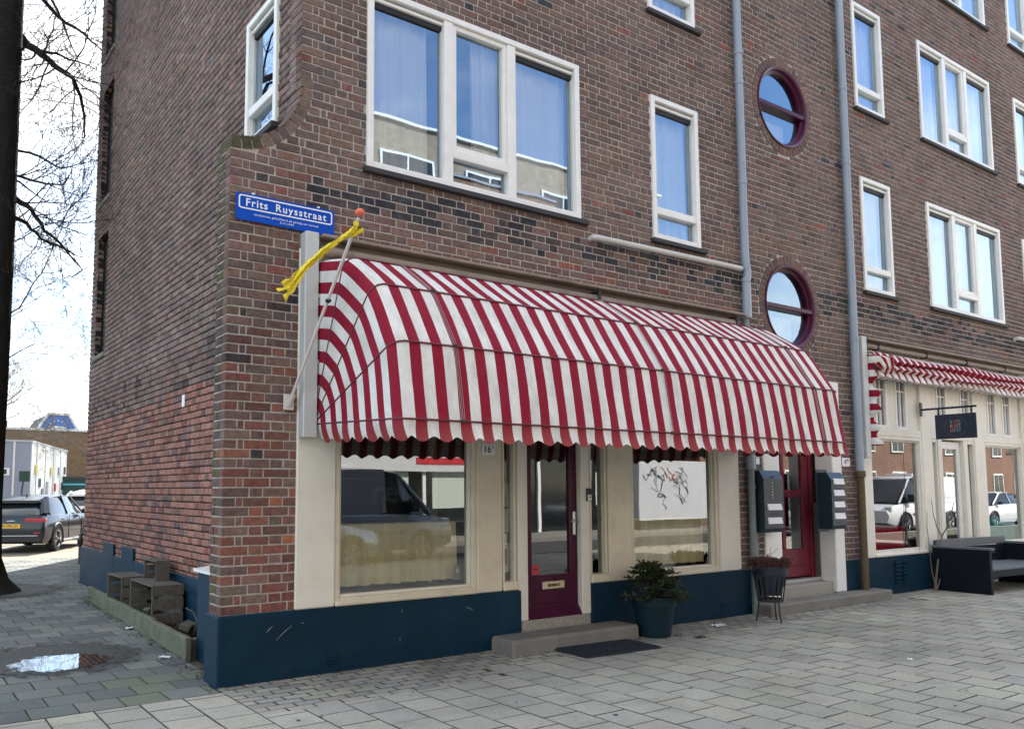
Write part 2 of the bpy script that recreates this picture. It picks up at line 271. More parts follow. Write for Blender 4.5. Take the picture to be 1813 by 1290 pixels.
# ------------------------------------------------------------------ mesh helpers
class MB:
    def __init__(s, T=None, flip=False):
        s.v, s.f, s.T, s.flip, s.col, s.at = [], [], T, flip, None, None
    def add(s, vs, fs, col=None):
        o = len(s.v)
        s.v += [s.T(*p) for p in vs] if s.T else [tuple(p) for p in vs]
        for f in fs:
            g = [o+i for i in f]
            s.f.append(g[::-1] if s.flip else g)
        if col is not None:
            if s.col is None: s.col = []
            s.col += [col]*len(fs)
        return s
    def box(s, x0, x1, y0, y1, z0, z1, col=None):
        return s.add([(x0,y0,z0),(x1,y0,z0),(x1,y1,z0),(x0,y1,z0),(x0,y0,z1),(x1,y0,z1),(x1,y1,z1),(x0,y1,z1)],
              [(0,3,2,1),(4,5,6,7),(0,1,5,4),(1,2,6,5),(2,3,7,6),(3,0,4,7)], col)
    def cbox(s, x0, x1, y0, y1, z0, z1, c=0.006, col=None):
        """box with all edges chamfered"""
        c = min(c, (x1-x0)/2.2, (y1-y0)/2.2, (z1-z0)/2.2)
        vs, idx = [], {}
        L = ((x0, x1), (y0, y1), (z0, z1))
        for i in (0, 1):
            for j in (0, 1):
                for k in (0, 1):
                    for a in range(3):
                        p = []
                        for b, e in enumerate((i, j, k)):
                            q = L[b][e]
                            if b != a: q += c if e == 0 else -c
                            p.append(q)
                        idx[i, j, k, a] = len(vs); vs.append(p)
        fs = []
        for a in range(3):
            b, d = (a+1) % 3, (a+2) % 3
            for e in (0, 1):
                q = []
                for (m, n_) in ((0,0),(1,0),(1,1),(0,1)):
                    t = [0,0,0]; t[a] = e; t[b] = m; t[d] = n_; q.append(idx[t[0],t[1],t[2],a])
                fs.append(q if e else q[::-1])
            for m in (0, 1):
                for n_ in (0, 1):       # edge along axis a
                    t0 = [0,0,0]; t1 = [0,0,0]; t0[a] = 0; t1[a] = 1
                    for t in (t0, t1): t[b] = m; t[d] = n_
                    q = [idx[*t0, b], idx[*t1, b], idx[*t1, d], idx[*t0, d]]
                    fs.append(q if (m ^ n_) else q[::-1])
        for i in (0, 1):
            for j in (0, 1):
                for k in (0, 1):
                    q = [idx[i,j,k,0], idx[i,j,k,1], idx[i,j,k,2]]
                    fs.append(q if (i+j+k) % 2 else q[::-1])
        return s.add(vs, fs, col)
    def piece(s, x0, x1, z0, z1, y0, y1, c=0.005, col=None):
        """brick seen from -y: chamfered face at y0, body back to y1 (no back face)"""
        c = min(c, (x1-x0)/3, (z1-z0)/3)
        e = [random.uniform(-0.0022, 0.0022) for _ in range(8)]     # hand-made bricks: corners never quite square
        return s.add([(x0+c+e[0],y0,z0+c+e[1]),(x1-c+e[2],y0,z0+c+e[3]),(x1-c+e[4],y0,z1-c+e[5]),(x0+c+e[6],y0,z1-c+e[7]),
                      (x0+e[0],y0+c,z0+e[1]),(x1+e[2],y0+c,z0+e[3]),(x1+e[4],y0+c,z1+e[5]),(x0+e[6],y0+c,z1+e[7]),
                      (x0,y1,z0),(x1,y1,z0),(x1,y1,z1),(x0,y1,z1)],
              [(0,1,2,3),(4,5,1,0),(5,6,2,1),(6,7,3,2),(7,4,0,3),(8,9,5,4),(9,10,6,5),(10,11,7,6),(11,8,4,7)], col)
    def tile(s, x0, x1, y0, y1, z, h=0.03, c=0.006, col=None, dz=(0,0,0,0)):
        c = min(c, (x1-x0)/3, (y1-y0)/3)
        a, b, d, e = dz
        return s.add([(x0+c,y0+c,z+a),(x1-c,y0+c,z+b),(x1-c,y1-c,z+d),(x0+c,y1-c,z+e),
                      (x0,y0,z-c+a),(x1,y0,z-c+b),(x1,y1,z-c+d),(x0,y1,z-c+e),
                      (x0,y0,z-h),(x1,y0,z-h),(x1,y1,z-h),(x0,y1,z-h)],
              [(0,1,2,3),(4,5,1,0),(5,6,2,1),(6,7,3,2),(7,4,0,3),(8,9,5,4),(9,10,6,5),(10,11,7,6),(11,8,4,7)], col)
    def tube(s, pts, r, n=8, caps=True, col=None, flat=None):
        pts = [Vector(p) for p in pts]
        rs = r if isinstance(r, (list, tuple)) else [r]*len(pts)
        vs, fs = [], []
        u = None
        for i, p in enumerate(pts):
            d = (pts[min(i+1, len(pts)-1)]-pts[max(i-1, 0)])
            d = d.normalized() if d.length > 1e-9 else Vector((0,0,1))
            if u is None:
                u = d.orthogonal().normalized()
            else:
                u = (u-d*u.dot(d)); u = u.normalized() if u.length > 1e-6 else d.orthogonal().normalized()
            w = d.cross(u)
            for k in range(n):
                a = 2*math.pi*(k+0.5)/n
                vs.append(p+u*math.cos(a)*rs[i]+w*math.sin(a)*rs[i])
        for i in range(len(pts)-1):
            for k in range(n):
                k2 = (k+1) % n
                fs.append((i*n+k, i*n+k2, (i+1)*n+k2, (i+1)*n+k))
        if caps:
            fs.append(tuple(range(n))[::-1]); fs.append(tuple(range((len(pts)-1)*n, len(pts)*n)))
        return s.add(vs, fs, col)
    def lathe(s, prof, c=(0,0,0), n=24, axis='z', caps=True):
        vs, fs = [], []
        for (r, h) in prof:
            for k in range(n):
                a = 2*math.pi*k/n; p = (r*math.cos(a), r*math.sin(a), h)
                if axis == 'y': p = (p[0], h, p[1])
                if axis == 'x': p = (h, p[0], p[1])
                vs.append((c[0]+p[0], c[1]+p[1], c[2]+p[2]))
        for i in range(len(prof)-1):
            for k in range(n):
                k2 = (k+1) % n; q = (i*n+k, i*n+k2, (i+1)*n+k2, (i+1)*n+k)
                fs.append(q if axis != 'y' else q[::-1])
        if caps:
            a = tuple(range(n)); b = tuple(range((len(prof)-1)*n, len(prof)*n))
            fs += [a[::-1], b] if axis != 'y' else [a, b[::-1]]
        return s.add(vs, fs)
    def prism(s, poly, y0, y1):
        """polygon in (x, z), counter-clockwise seen from -y, extruded from y0 (front) to y1"""
        n = len(poly)
        vs = [(p[0], y0, p[1]) for p in poly]+[(p[0], y1, p[1]) for p in poly]
        fs = [tuple(range(n)), tuple(range(n, 2*n))[::-1]]
        for i in range(n):
            j = (i+1) % n; fs.append((i, n+i, n+j, j))
        return s.add(vs, fs)
    def slab(s, poly, z0, z1):
        n = len(poly)
        vs = [(p[0], p[1], z1) for p in poly]+[(p[0], p[1], z0) for p in poly]
        fs = [tuple(range(n)), tuple(range(n, 2*n))[::-1]]
        for i in range(n):
            j = (i+1) % n; fs.append((i, n+i, n+j, j))
        return s.add(vs, fs)
    def grid(s, fn, nu, nv, closed=False):
        vs = [fn(i/nu, j/nv) for j in range(nv+1) for i in range(nu+1)]
        fs = [(j*(nu+1)+i, j*(nu+1)+i+1, (j+1)*(nu+1)+i+1, (j+1)*(nu+1)+i) for j in range(nv) for i in range(nu)]
        return s.add(vs, fs)

COL = scene.collection
def props(o, label=None, cat=None, group=None, kind=None):
    if label: o['label'] = label
    if cat: o['category'] = cat
    if group: o['group'] = group
    if kind: o['kind'] = kind
    return o
def mesh_of(name, mb, m, smooth=None):
    me = bpy.data.meshes.new(name); me.from_pydata(mb.v, [], mb.f)
    me.materials.append(MATS[m])
    if m == 'tile' and len(mb.f) % 9 == 0:               # bevels and sides of the paving take the dark joint colour, so joint lines show
        me.materials.append(MATS['joint']); me.polygons.foreach_set('material_index', [0 if i % 9 == 0 else 1 for i in range(len(mb.f))])
    if mb.col is not None:
        at = me.attributes.new('piece_color', 'FLOAT_COLOR', 'FACE')
        at.data.foreach_set('color', [x for c in mb.col for x in (*c, 1)])
    if mb.at is not None:
        at = me.attributes.new('stripe', 'FLOAT_VECTOR', 'POINT'); at.data.foreach_set('vector', [x for c in mb.at for x in c])
    if smooth:
        me.polygons.foreach_set('use_smooth', [True]*len(me.polygons)); me.set_sharp_from_angle(angle=R(smooth))
    me.update()
    return me
def obj(name, mb, m, parent=None, smooth=None, label=None, cat=None, group=None, kind=None, loc=None, rotz=0):
    o = bpy.data.objects.new(name, mesh_of(name, mb, m, smooth)); COL.objects.link(o)
    if parent: o.parent = parent
    if loc: o.location = loc
    if rotz: o.rotation_euler.z = rotz
    if mb.col is not None: o.color = (0, 0, 0, 1)
    return props(o, label, cat, group, kind)
def thing(name, label, cat, loc=(0,0,0), rotz=0, group=None, kind=None):
    o = bpy.data.objects.new(name, None); COL.objects.link(o); o.location = loc; o.rotation_euler.z = rotz
    o.empty_display_size = 0.1
    return props(o, label, cat, group, kind)
FONT_CACHE = {}
def text_mb(body, size, M, extrude=0.002, spacing=1.0, bold=0.0):
    """lettering as a mesh, centred on the origin of matrix M, reading along M's x axis"""
    cu = bpy.data.curves.new('lettering', 'FONT'); cu.body = body; cu.size = size; cu.align_x = 'CENTER'; cu.align_y = 'CENTER'
    cu.extrude = extrude; cu.space_character = spacing; cu.offset = bold; cu.resolution_u = 3
    t = bpy.data.objects.new('lettering', cu); me = bpy.data.meshes.new_from_object(t)
    mb = MB(); mb.v = [tuple(M @ v.co) for v in me.vertices]; mb.f = [tuple(p.vertices) for p in me.polygons]
    bpy.data.objects.remove(t); bpy.data.curves.remove(cu); bpy.data.meshes.remove(me)
    return mb
def facing(p, xaxis, zaxis=(0,0,1)):
    """matrix whose x is the reading direction, y is zaxis (up) at point p"""
    x = Vector(xaxis).normalized(); y = Vector(zaxis).normalized(); z = x.cross(y)
    return Matrix(((x.x,y.x,z.x,p[0]),(x.y,y.y,z.y,p[1]),(x.z,y.z,z.z,p[2]),(0,0,0,1)))
FRONT = None
G = 0.60                                            # x of the gable plane
def GT(u, d, z): return (G+d, u, z)                 # gable: u along the wall, d into the building

# ------------------------------------------------------------------ colours of single bricks and tiles
def jit(c, a, r=random, g=1.0):
    k = g*(1+r.uniform(-a, a))
    return tuple(max(0.004, x*k*(1+r.uniform(-a*0.25, a*0.25))) for x in c)
BROWN = [(0.156, 0.106, 0.090), (0.136, 0.094, 0.083), (0.170, 0.108, 0.088), (0.120, 0.088, 0.081), (0.162, 0.115, 0.098)]
REDS = [(0.225, 0.086, 0.066), (0.20, 0.082, 0.066), (0.175, 0.080, 0.068), (0.245, 0.10, 0.068), (0.155, 0.077, 0.067)]
DARKS = [(0.044, 0.042, 0.049), (0.038, 0.038, 0.046), (0.062, 0.049, 0.051)]
GREYS = [(0.215, 0.158, 0.138), (0.188, 0.140, 0.125), (0.235, 0.165, 0.14), (0.172, 0.135, 0.122)]
PINKS = [(0.185, 0.112, 0.098), (0.165, 0.100, 0.088), (0.20, 0.112, 0.092), (0.15, 0.10, 0.09)]
MOSSY = [(0.085, 0.085, 0.035), (0.070, 0.065, 0.035), (0.10, 0.085, 0.05)]
rb = random.Random(11)
def front_colour(x, z):
    r = rb.random()
    if x < 0.62 and z < 4.3:                        # the corner pier: warm red low down, darker with height
        t = max(0.0, min(1.0, (z-1.2)/2.0))
        if r < 0.72-0.55*t: return jit(rb.choice(REDS), 0.18, rb)
        if r < 0.82-0.2*t: return jit(rb.choice(PINKS), 0.18, rb)
        if t > 0.25 and r > 0.99-0.06*t: return jit(rb.choice(DARKS), 0.2, rb)
        if r > 0.985: return jit((0.30, 0.115, 0.06), 0.15, rb)
        return jit(rb.choice(BROWN), 0.2, rb)
    if 3.88 < z < 4.24:                             # band of blue-black bricks under the sills
        b = 0.75 if 3.96 < z < 4.2 else 0.3
        b *= 0.9 if x > 0.5 else 0.6
        if r < b: return jit(rb.choice(DARKS), 0.22, rb)
        return jit(rb.choice(BROWN+PINKS[:2]), 0.2, rb)
    if z <= 3.9 and x < 6.4:
        if r < 0.12: return jit(rb.choice(REDS), 0.15, rb)
        return jit(rb.choice(PINKS), 0.16, rb)
    if r < 0.025: return jit(rb.choice(REDS[:3]), 0.2, rb)
    if r < 0.037: return jit(rb.choice(DARKS), 0.2, rb, 1.3)
    return jit(rb.choice(BROWN), 0.14, rb)
def gable_colour(y, z):
    r = rb.random()
    if z < 2.64-0.006*y:
        if r < 0.62: return jit((0.30, 0.148, 0.112), 0.14, rb)
        if r < 0.8: return jit(rb.choice(REDS), 0.15, rb)
        return jit(rb.choice(PINKS), 0.2, rb)
    if z < 3.1:
        return jit(rb.choice(BROWN+BROWN+DARKS[2:]), 0.2, rb, 1.2)
    if r < 0.05: return jit(rb.choice(PINKS), 0.2, rb)
    return jit(rb.choice(GREYS), 0.17, rb)
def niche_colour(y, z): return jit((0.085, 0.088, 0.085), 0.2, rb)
def wing_side_colour(y, z):
    if z > 3.0 and rb.random() < 0.55 or rb.random() < 0.25: return jit(rb.choice(MOSSY), 0.2, rb)
    if z < 1.9 and rb.random() < 0.6: return jit((0.17, 0.075, 0.055), 0.2, rb)
    return jit((0.10, 0.075, 0.062), 0.25, rb)

# ------------------------------------------------------------------ brickwork
CH = 0.0759; JT = 0.0125
def split(rects, hole):
    out = []
    a, b, c, d = hole
    for (x0, x1, z0, z1) in rects:
        if b <= x0 or a >= x1 or d <= z0 or c >= z1: out.append((x0, x1, z0, z1)); continue
        if a-x0 > 0.018: out.append((x0, a, z0, z1))
        if x1-b > 0.018: out.append((b, x1, z0, z1))
        m0, m1 = max(x0, a), min(x1, b)
        if m1-m0 > 0.018:
            if c-z0 > 0.012: out.append((m0, m1, z0, c))
            if z1-d > 0.012: out.append((m0, m1, d, z1))
    return out
def brickwork(u0, u1, z0, z1, holes, circles, colour, left=None):
    """Flemish bond; returns (u0, u1, z0, z1, proud, colour) for every brick"""
    res = []
    for i in range(int((z1-z0)/CH+0.5)):
        a = z0+i*CH+JT/2+rb.uniform(-0.0012, 0.0012); b = z0+(i+1)*CH-JT/2+rb.uniform(-0.0012, 0.0012)
        lo = left((a+b)/2) if left else u0
        if lo is None: continue
        u = lo
        seq = ([0.21] if i % 2 == 0 else [0.10, 0.045]); k = 0; nxt = 0.10 if i % 2 == 0 else 0.21
        hs = [h for h in holes if h[3] > a and h[2] < b]
        cs = []
        for (cx_, cz_, r_) in circles:
            dz = abs((a+b)/2-cz_)
            if dz < r_: ch = math.sqrt(r_*r_-dz*dz); cs.append((cx_-ch, cx_+ch, a-1, b+1))
        while u < u1-0.02:
            if seq: L = seq.pop(0)
            else: L = nxt; nxt = 0.31-nxt
            e = min(u+L, u1)
            p = [(u+rb.uniform(-.0015, .0015), e+rb.uniform(-.0015, .0015), a, b)]
            for h in hs: p = split(p, h)
            for h in cs: p = split(p, h)
            if p:
                col = colour((u+e)/2, (a+b)/2); pr = rb.uniform(-0.0022, 0.0018)
                for q in p: res.append((*q, pr, col))
            u = e+JT
    return res
def cells(u0, u1, z0, z1, holes, d, mb):
    """flat backing wall with rectangular holes"""
    us = sorted({u0, u1, *[h[0] for h in holes], *[h[1] for h in holes]}); zs = sorted({z0, z1, *[h[2] for h in holes], *[h[3] for h in holes]})
    us = [u for u in us if u0 <= u <= u1]; zs = [z for z in zs if z0 <= z <= z1]
    for a, b in zip(us, us[1:]):
        run = None
        for c, e in zip(zs, zs[1:]):
            mx_, mz_ = (a+b)/2, (c+e)/2
            if any(h[0] < mx_ < h[1] and h[2] < mz_ < h[3] for h in holes):
                if run is not None: mb.add([(a,d,run),(b,d,run),(b,d,c),(a,d,c)], [(0,1,2,3)]); run = None
            elif run is None: run = c
        if run is not None: mb.add([(a,d,run),(b,d,run),(b,d,z1),(a,d,z1)], [(0,1,2,3)])

XR = 17.2; ZT = 12.4
WINS = [(1.24, 3.83, 4.36, 6.07, 'triple'), (4.97, 5.79, 4.36, 6.07, 'narrow'), (4.97, 5.79, 7.12, 8.78, 'narrow'), (1.24, 3.83, 7.12, 8.78, 'triple'),
        (9.44, 10.26, 4.36, 6.07, 'narrow'), (11.39, 13.98, 4.36, 6.07, 'triple'), (14.93, 15.75, 4.36, 6.07, 'narrow'),
        (9.42, 10.22, 7.12, 8.78, 'narrow'), (11.37, 13.92, 7.12, 8.78, 'triple'), (14.93, 15.75, 7.12, 8.78, 'blind'),
        (9.42, 10.22, 9.82, 11.5, 'narrow'), (11.37, 13.92, 9.82, 11.5, 'triple'), (14.90, 15.75, 9.82, 11.5, 'narrow')]
ROUNDS = [(7.6, 6.62), (7.6, 3.89)]
RI, RO = 0.555, 0.665
SHOPS = [(0.61, 6.38), (9.10, 14.87)]
fholes = [(a, b, c, d) for a, b, c, d, _ in WINS] + [(a, b, 0, 3.64) for a, b in SHOPS] + [(6.86, 8.62, 0, 2.95)]
building = thing('corner_apartment_building', 'brown brick corner apartment building with white windows, round windows and blue plinth', 'building')

# mortar faces
mb = MB()
sq = [(x-RO, x+RO, z-RO, z+RO) for x, z in ROUNDS]
cells(0.69, XR, 0.0, ZT, fholes+sq, 0.0055, mb)
for (x, z) in ROUNDS:                               # fill between square and circle
    N = 64; vs_, fs_ = [], []
    for k in range(N):
        a = 2*math.pi*k/N; c, s_ = math.cos(a), math.sin(a); m_ = RO/max(abs(c), abs(s_))
        vs_ += [(x+RI*c, 0.0055, z+RI*s_), (x+m_*c, 0.0055, z+m_*s_), (x+RI*c, 0.2, z+RI*s_)]
    for k in range(N):
        k2 = (k+1) % N; fs_ += [(3*k, 3*k+1, 3*k2+1, 3*k2), (3*k+2, 3*k, 3*k2, 3*k2+2)]
    mb.add(vs_, [f[::-1] for f in fs_])
front_wall = obj('front_wall', mb, 'mortar', building)
ARC = (0.0, 4.97, 0.61, 0.715)                      # shoulder of the pier: centre, inner and outer radius of the curved header course
poly = [(0.007, 0.0), (0.70, 0.0), (0.70, ZT), (0.61, ZT), (0.61, 4.97)]
for k in range(13):
    a = R(0-90*k/12); poly.append((max(0.007, 0.635*math.cos(a)), 4.97+0.635*math.sin(a)))
poly[-1] = (0.007, 4.97-0.635)
wing = obj('corner_pier', MB().prism(poly, 0.0057, 0.262), 'mortar', building)

def wing_left(z):
    if z < 4.97-ARC[3]: return 0.0
    if z < 5.02: return math.sqrt(max(0, (ARC[3]+0.008)**2-(4.97-z)**2))
    return G
front = brickwork(0.0, XR, 0.53, ZT, fholes, [(x, z, RO+0.012) for x, z in ROUNDS], front_colour, wing_left)
cand = []                                            # every brick: (size in picture, piece list)
for q in front:
    s = view_size(((q[0]+q[1])/2, 0, (q[2]+q[3])/2)); cand.append((s*s*(q[1]-q[0])*(q[3]-q[2]), 'f', q))
side = []
for i in range(int((4.26-0.53)/CH)):                # narrow left face of the pier
    a = 0.53+i*CH+JT/2; b = 0.53+(i+1)*CH-JT/2
    cuts = [(0.104, 0.180), (0.190, 0.268)] if i % 2 == 0 else [(0.104, 0.268)] if i % 4 == 1 else [(0.104, 0.15), (0.16, 0.268)]
    for (y0, y1) in cuts: side.append((y0, y1, a, b, rb.uniform(-0.003, 0.002), wing_side_colour(y0, a)))
for q in side:
    s = view_size((0, q[0], q[2])); cand.append((s*s*(q[1]-q[0])*(q[3]-q[2])*0.4, 's', q))
cand.sort(key=lambda t: -t[0])
mesh_cache = {}
def single_brick(kind, q):
    L, H = round(q[1]-q[0], 2), q[3]-q[2]
    key = (kind, L, rb.randrange(5))
    if key not in mesh_cache:
        m_ = MB()
        m_.piece(-L/2, L/2, -0.0317, 0.0317, 0, 0.099, 0.004)
        if kind == 's': m_.v = [(y, -x, z) for x, y, z in m_.v]
        mesh_cache[key] = mesh_of('brick', m_, 'brick')
    o = bpy.data.objects.new('brick', mesh_cache[key]); COL.objects.link(o)
    c = ((q[0]+q[1])/2, q[4], (q[2]+q[3])/2) if kind == 'f' else (q[4], (q[0]+q[1])/2, (q[2]+q[3])/2)
    o.location = c; o.scale = ((q[1]-q[0])/L, 1, H/0.0634) if kind == 'f' else (1, (q[1]-q[0])/L, H/0.0634)
    o.rotation_euler.y = rb.uniform(-0.008, 0.008) if kind == 'f' else 0
    o.color = (*q[5], 1); o.parent = wing if c[0] < 0.65 else front_wall
mass = MB(); smass = MB()
for i, (s, kind, q) in enumerate(cand):
    if i < 300: single_brick(kind, q)
    elif kind == 'f': mass.piece(q[0], q[1], q[2], q[3], q[4], 0.099, 0.004, q[5])
    else:
        t = MB(); t.piece(q[0], q[1], q[2], q[3], q[4], 0.099, 0.005); smass.add([(y, x, z) for x, y, z in t.v], [f[::-1] for f in t.f], q[5])
obj('bricks', mass, 'brick', front_wall, kind='stuff')
if smass.v: obj('bricks', smass, 'brick', wing, kind='stuff')
# curved header course on the shoulder
NR = 12
for k in range(NR):
    a0, a1 = R(-90+94*k/NR+0.55), R(-90+94*(k+1)/NR-0.55); m_ = MB()
    p4 = [(0.61, a0), (ARC[3], a0), (ARC[3], a1), (0.61, a1)]
    m_.prism([(r_*math.cos(a), 4.97+r_*math.sin(a)) for r_, a in p4], -0.002+rb.uniform(-.003, .002), 0.268)
    o = obj('brick', m_, 'brick', wing); o.color = (*jit(rb.choice(MOSSY[1:]+[(0.10, 0.08, 0.06), (0.085, 0.06, 0.055)]) if k < 3 else rb.choice(BROWN), 0.2, rb), 1)
# rings of bricks round the round windows
for (x, z) in ROUNDS:
    m_ = MB(); n_ = 50
    for k in range(n_):
        a0, a1 = 2*math.pi*(k+0.07)/n_, 2*math.pi*(k+0.93)/n_
        t = MB(); t.prism([(x+r_*math.cos(a), z+r_*math.sin(a)) for r_, a in ((RI+0.004, a0), (RO, a0), (RO, a1), (RI+0.004, a1))], rb.uniform(-.006, -.003), 0.09)
        m_.add(t.v, t.f, jit(rb.choice(PINKS+BROWN), 0.15, rb))
    obj('brick_ring', m_, 'brick', front_wall, kind='stuff')

# gable wall
GY = 8.40
gwin = (0.50, 1.26, 4.80, 6.07)
niches = [(7.32, 8.06, 3.64, 5.62), (7.32, 8.06, 6.19, 8.15), (7.32, 8.06, 8.68, 10.6)]
gh = [gwin]+niches
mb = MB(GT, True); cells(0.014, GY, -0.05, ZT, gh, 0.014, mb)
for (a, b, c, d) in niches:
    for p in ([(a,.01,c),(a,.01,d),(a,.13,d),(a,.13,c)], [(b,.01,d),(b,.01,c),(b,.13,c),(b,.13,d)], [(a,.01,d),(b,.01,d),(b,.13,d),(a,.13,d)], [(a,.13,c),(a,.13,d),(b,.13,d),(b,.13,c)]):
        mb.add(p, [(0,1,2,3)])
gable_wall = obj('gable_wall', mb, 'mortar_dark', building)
gb = MB(GT, True)
for q in brickwork(0.0, GY, 0.53, ZT, gh, [], gable_colour, lambda z: 0.275 if z < 4.35 else 0.104):
    gb.piece(q[0], q[1], q[2], q[3], q[4]*1.6, 0.09, 0.008, q[5])
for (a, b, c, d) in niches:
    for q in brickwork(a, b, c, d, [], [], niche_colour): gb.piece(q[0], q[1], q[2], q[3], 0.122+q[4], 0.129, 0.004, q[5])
obj('bricks', gb, 'brick_gable', gable_wall, kind='stuff')
for (a, b, c, d) in niches:
    obj('niche_sill', MB(GT, True).cbox(a-0.02, b+0.02, -0.03, 0.14, c-0.06, c+0.012, 0.008), 'concrete', gable_wall)
# hidden sides, roof and rear annex of the block
hull = MB()
hull.box(0.98, XR, 5.2, 8.38, 0, ZT-0.05)
hull.box(0.75, XR, 0.32, 8.38, ZT-0.3, ZT-0.02)
hull.box(XR-0.2, XR, 0.32, 5.2, 0, ZT-0.1)
obj('block_core', hull, 'interior', building)
obj('rear_annex', MB().box(1.9, 12, 8.42, 14.2, -0.1, 8.5), 'brown_brick', building)
obj('roof_edge', MB().cbox(0.52, XR, -0.12, 0.5, ZT, ZT+0.25, 0.02), 'white_paint', building)
fl = MB()
for z in (0.18, 3.66, 3.95, 6.6, 6.75, 9.35, 9.5): fl.box(0.98, XR-0.2, 0.36, 5.2, z, z+0.06)
for x in (4.4, 6.55, 8.72, 10.9, 14.6): fl.box(x, x+0.08, 0.36, 5.2, 4.0, ZT-0.3)
for x in (6.5, 8.66): fl.box(x, x+0.08, 0.36, 5.2, 0.24, 3.66)
obj('interior_floors', fl, 'interior', building)

# ------------------------------------------------------------------ upper windows
def curtain_mb(x0, x1, z0, z1, y, amp=0.025, folds=9, T=None, flip=False, seed=0):
    rr = random.Random(seed); ph = [rr.uniform(0, 6.3) for _ in range(4)]
    m_ = MB(T, flip)
    def fn(u, v):
        w = amp*(math.sin(u*folds*6.283+ph[0])+0.5*math.sin(u*folds*13.1+ph[1]+v)+0.5*math.sin(u*folds*3.1+ph[2]))*(0.35+0.65*(1-v))
        return (x0+(x1-x0)*u+0.01*math.sin(9*u+ph[3])*(1-v), y+w, z0+(z1-z0)*v)
    m_.grid(fn, max(12, int(folds*9)), 4)
    return m_
wcount = 0
def upper_window(x0, x1, z0, z1, kind, T=None, flip=False):
    global wcount; wcount += 1
    B = lambda: MB(T, flip)
    F = 0.062
    fm = B()
    fm.cbox(x0-0.004, x0+F, -0.028, 0.11, z0, z1, 0.006); fm.cbox(x1-F, x1+0.004, -0.028, 0.11, z0, z1, 0.006)
    fm.cbox(x0+F, x1-F, -0.027, 0.11, z1-F, z1, 0.006); fm.cbox(x0+F, x1-F, -0.027, 0.11, z0, z0+F, 0.006)
    w = obj('window', fm, 'white_paint', building)
    ix0, ix1, iz0, iz1 = x0+F, x1-F, z0+F, z1-F
    zt = z0+0.33
    if kind == 'triple':
        W = x1-x0; m1, m2 = x0+W*0.342, x0+W*0.642
        for m_ in (m1, m2): obj('mullion', B().cbox(m_-0.052, m_+0.052, -0.018, 0.10, iz0, iz1, 0.006), 'white_paint', w)
        bays = [(ix0, m1-0.052, iz0, iz1, 1), (m2+0.052, ix1, iz0, iz1, 1), (m1+0.052, m2-0.052, zt+0.055, iz1, 2), (m1+0.052, m2-0.052, iz0, zt-0.03, 0)]
        obj('transom', B().cbox(m1+0.052, m2-0.052, -0.014, 0.095, zt-0.03, zt+0.055, 0.006), 'white_paint', w)
    else:
        bays = [(ix0, ix1, zt+0.055, iz1, 1), (ix0, ix1, iz0, zt-0.03, 0)]
        obj('transom', B().cbox(ix0, ix1, -0.014, 0.095, zt-0.03, zt+0.055, 0.006), 'white_paint', w)
    for (a, b, c, d, typ) in bays:
        if typ == 2:                                 # opening sash with its own frame
            s = B(); e = 0.05
            s.cbox(a, a+e, 0.0, 0.08, c, d, 0.005); s.cbox(b-e, b, 0.0, 0.08, c, d, 0.005); s.cbox(a+e, b-e, 0.001, 0.079, c, c+e, 0.005); s.cbox(a+e, b-e, 0.001, 0.079, d-e, d, 0.005)
            obj('sash', s, 'white_paint', w); a, b, c, d = a+e, b-e, c+e, d-e
        if typ == 1:                                 # ventilation grille under the head
            obj('vent_grille', B().cbox(a, b, 0.006, 0.075, d-0.05, d-0.018, 0.004), 'white_paint', w)
            obj('vent_slot', B().cbox(a, b, 0.03, 0.07, d-0.105, d-0.05, 0.004), 'black_gap', w)
            d -= 0.10
        bead = B(); e = 0.014
        bead.box(a, a+e, 0.03, 0.06, c, d); bead.box(b-e, b, 0.03, 0.06, c, d); bead.box(a+e, b-e, 0.03, 0.06, c, c+e)
        obj('glazing_bead', bead, 'grey_metal', w)
        obj('pane', B().add([(a,0.05,c),(b,0.05,c),(b,0.05,d),(a,0.05,d)], [(0,1,2,3)]), 'pane_upper', w)
    if T is None:
        st = B(); st.cbox(x0-0.035, x1+0.10, -0.055, 0.05, z0-0.052, z0-0.002, 0.006)
        obj('window_sill', st, 'sill_dark', w)
        W = x1-x0
        if kind == 'blind':
            obj('blind', B().box(ix0, ix1, 0.16, 0.17, iz0, iz1), 'curtain', w)
        elif kind == 'triple':
            spans = [(ix0-0.02, ix0+0.26*W), (ix0+0.46*W, ix0+0.60*W), (ix0+0.62*W, ix1+0.02)]
            if x0 > 8: spans = [(ix0-0.02, ix0+0.30*W), (ix0+0.36*W, ix0+0.6*W), (ix0+0.64*W, ix1+0.02)]
            for j, (a, b) in enumerate(spans):
                obj('curtain', curtain_mb(a, b, iz0-0.1, iz1+0.05, 0.165, 0.036, 5, seed=wcount*9+j), 'curtain', w, smooth=80)
        else:
            obj('curtain', curtain_mb(ix0-0.02, ix1+0.02, iz0-0.1, iz1+0.05, 0.165, 0.036, 5, seed=wcount*9), 'curtain', w, smooth=80)
    else:
        obj('window_sill', B().cbox(x0-0.02, x1+0.02, -0.07, 0.05, z0-0.06, z0, 0.008), 'sill_dark', w)
        obj('curtain', curtain_mb(ix0, ix0+0.25, iz0, iz1, 0.2, 0.02, 4, T, flip, 3), 'curtain', w, smooth=80)
    return w
for wdef in WINS: upper_window(*wdef)
upper_window(*gwin, 'single', GT, True)
obj('gable_room', MB().box(0.99, 1.02, 0.36, 5.2, 4.2, 6.5), 'interior_dark', building)

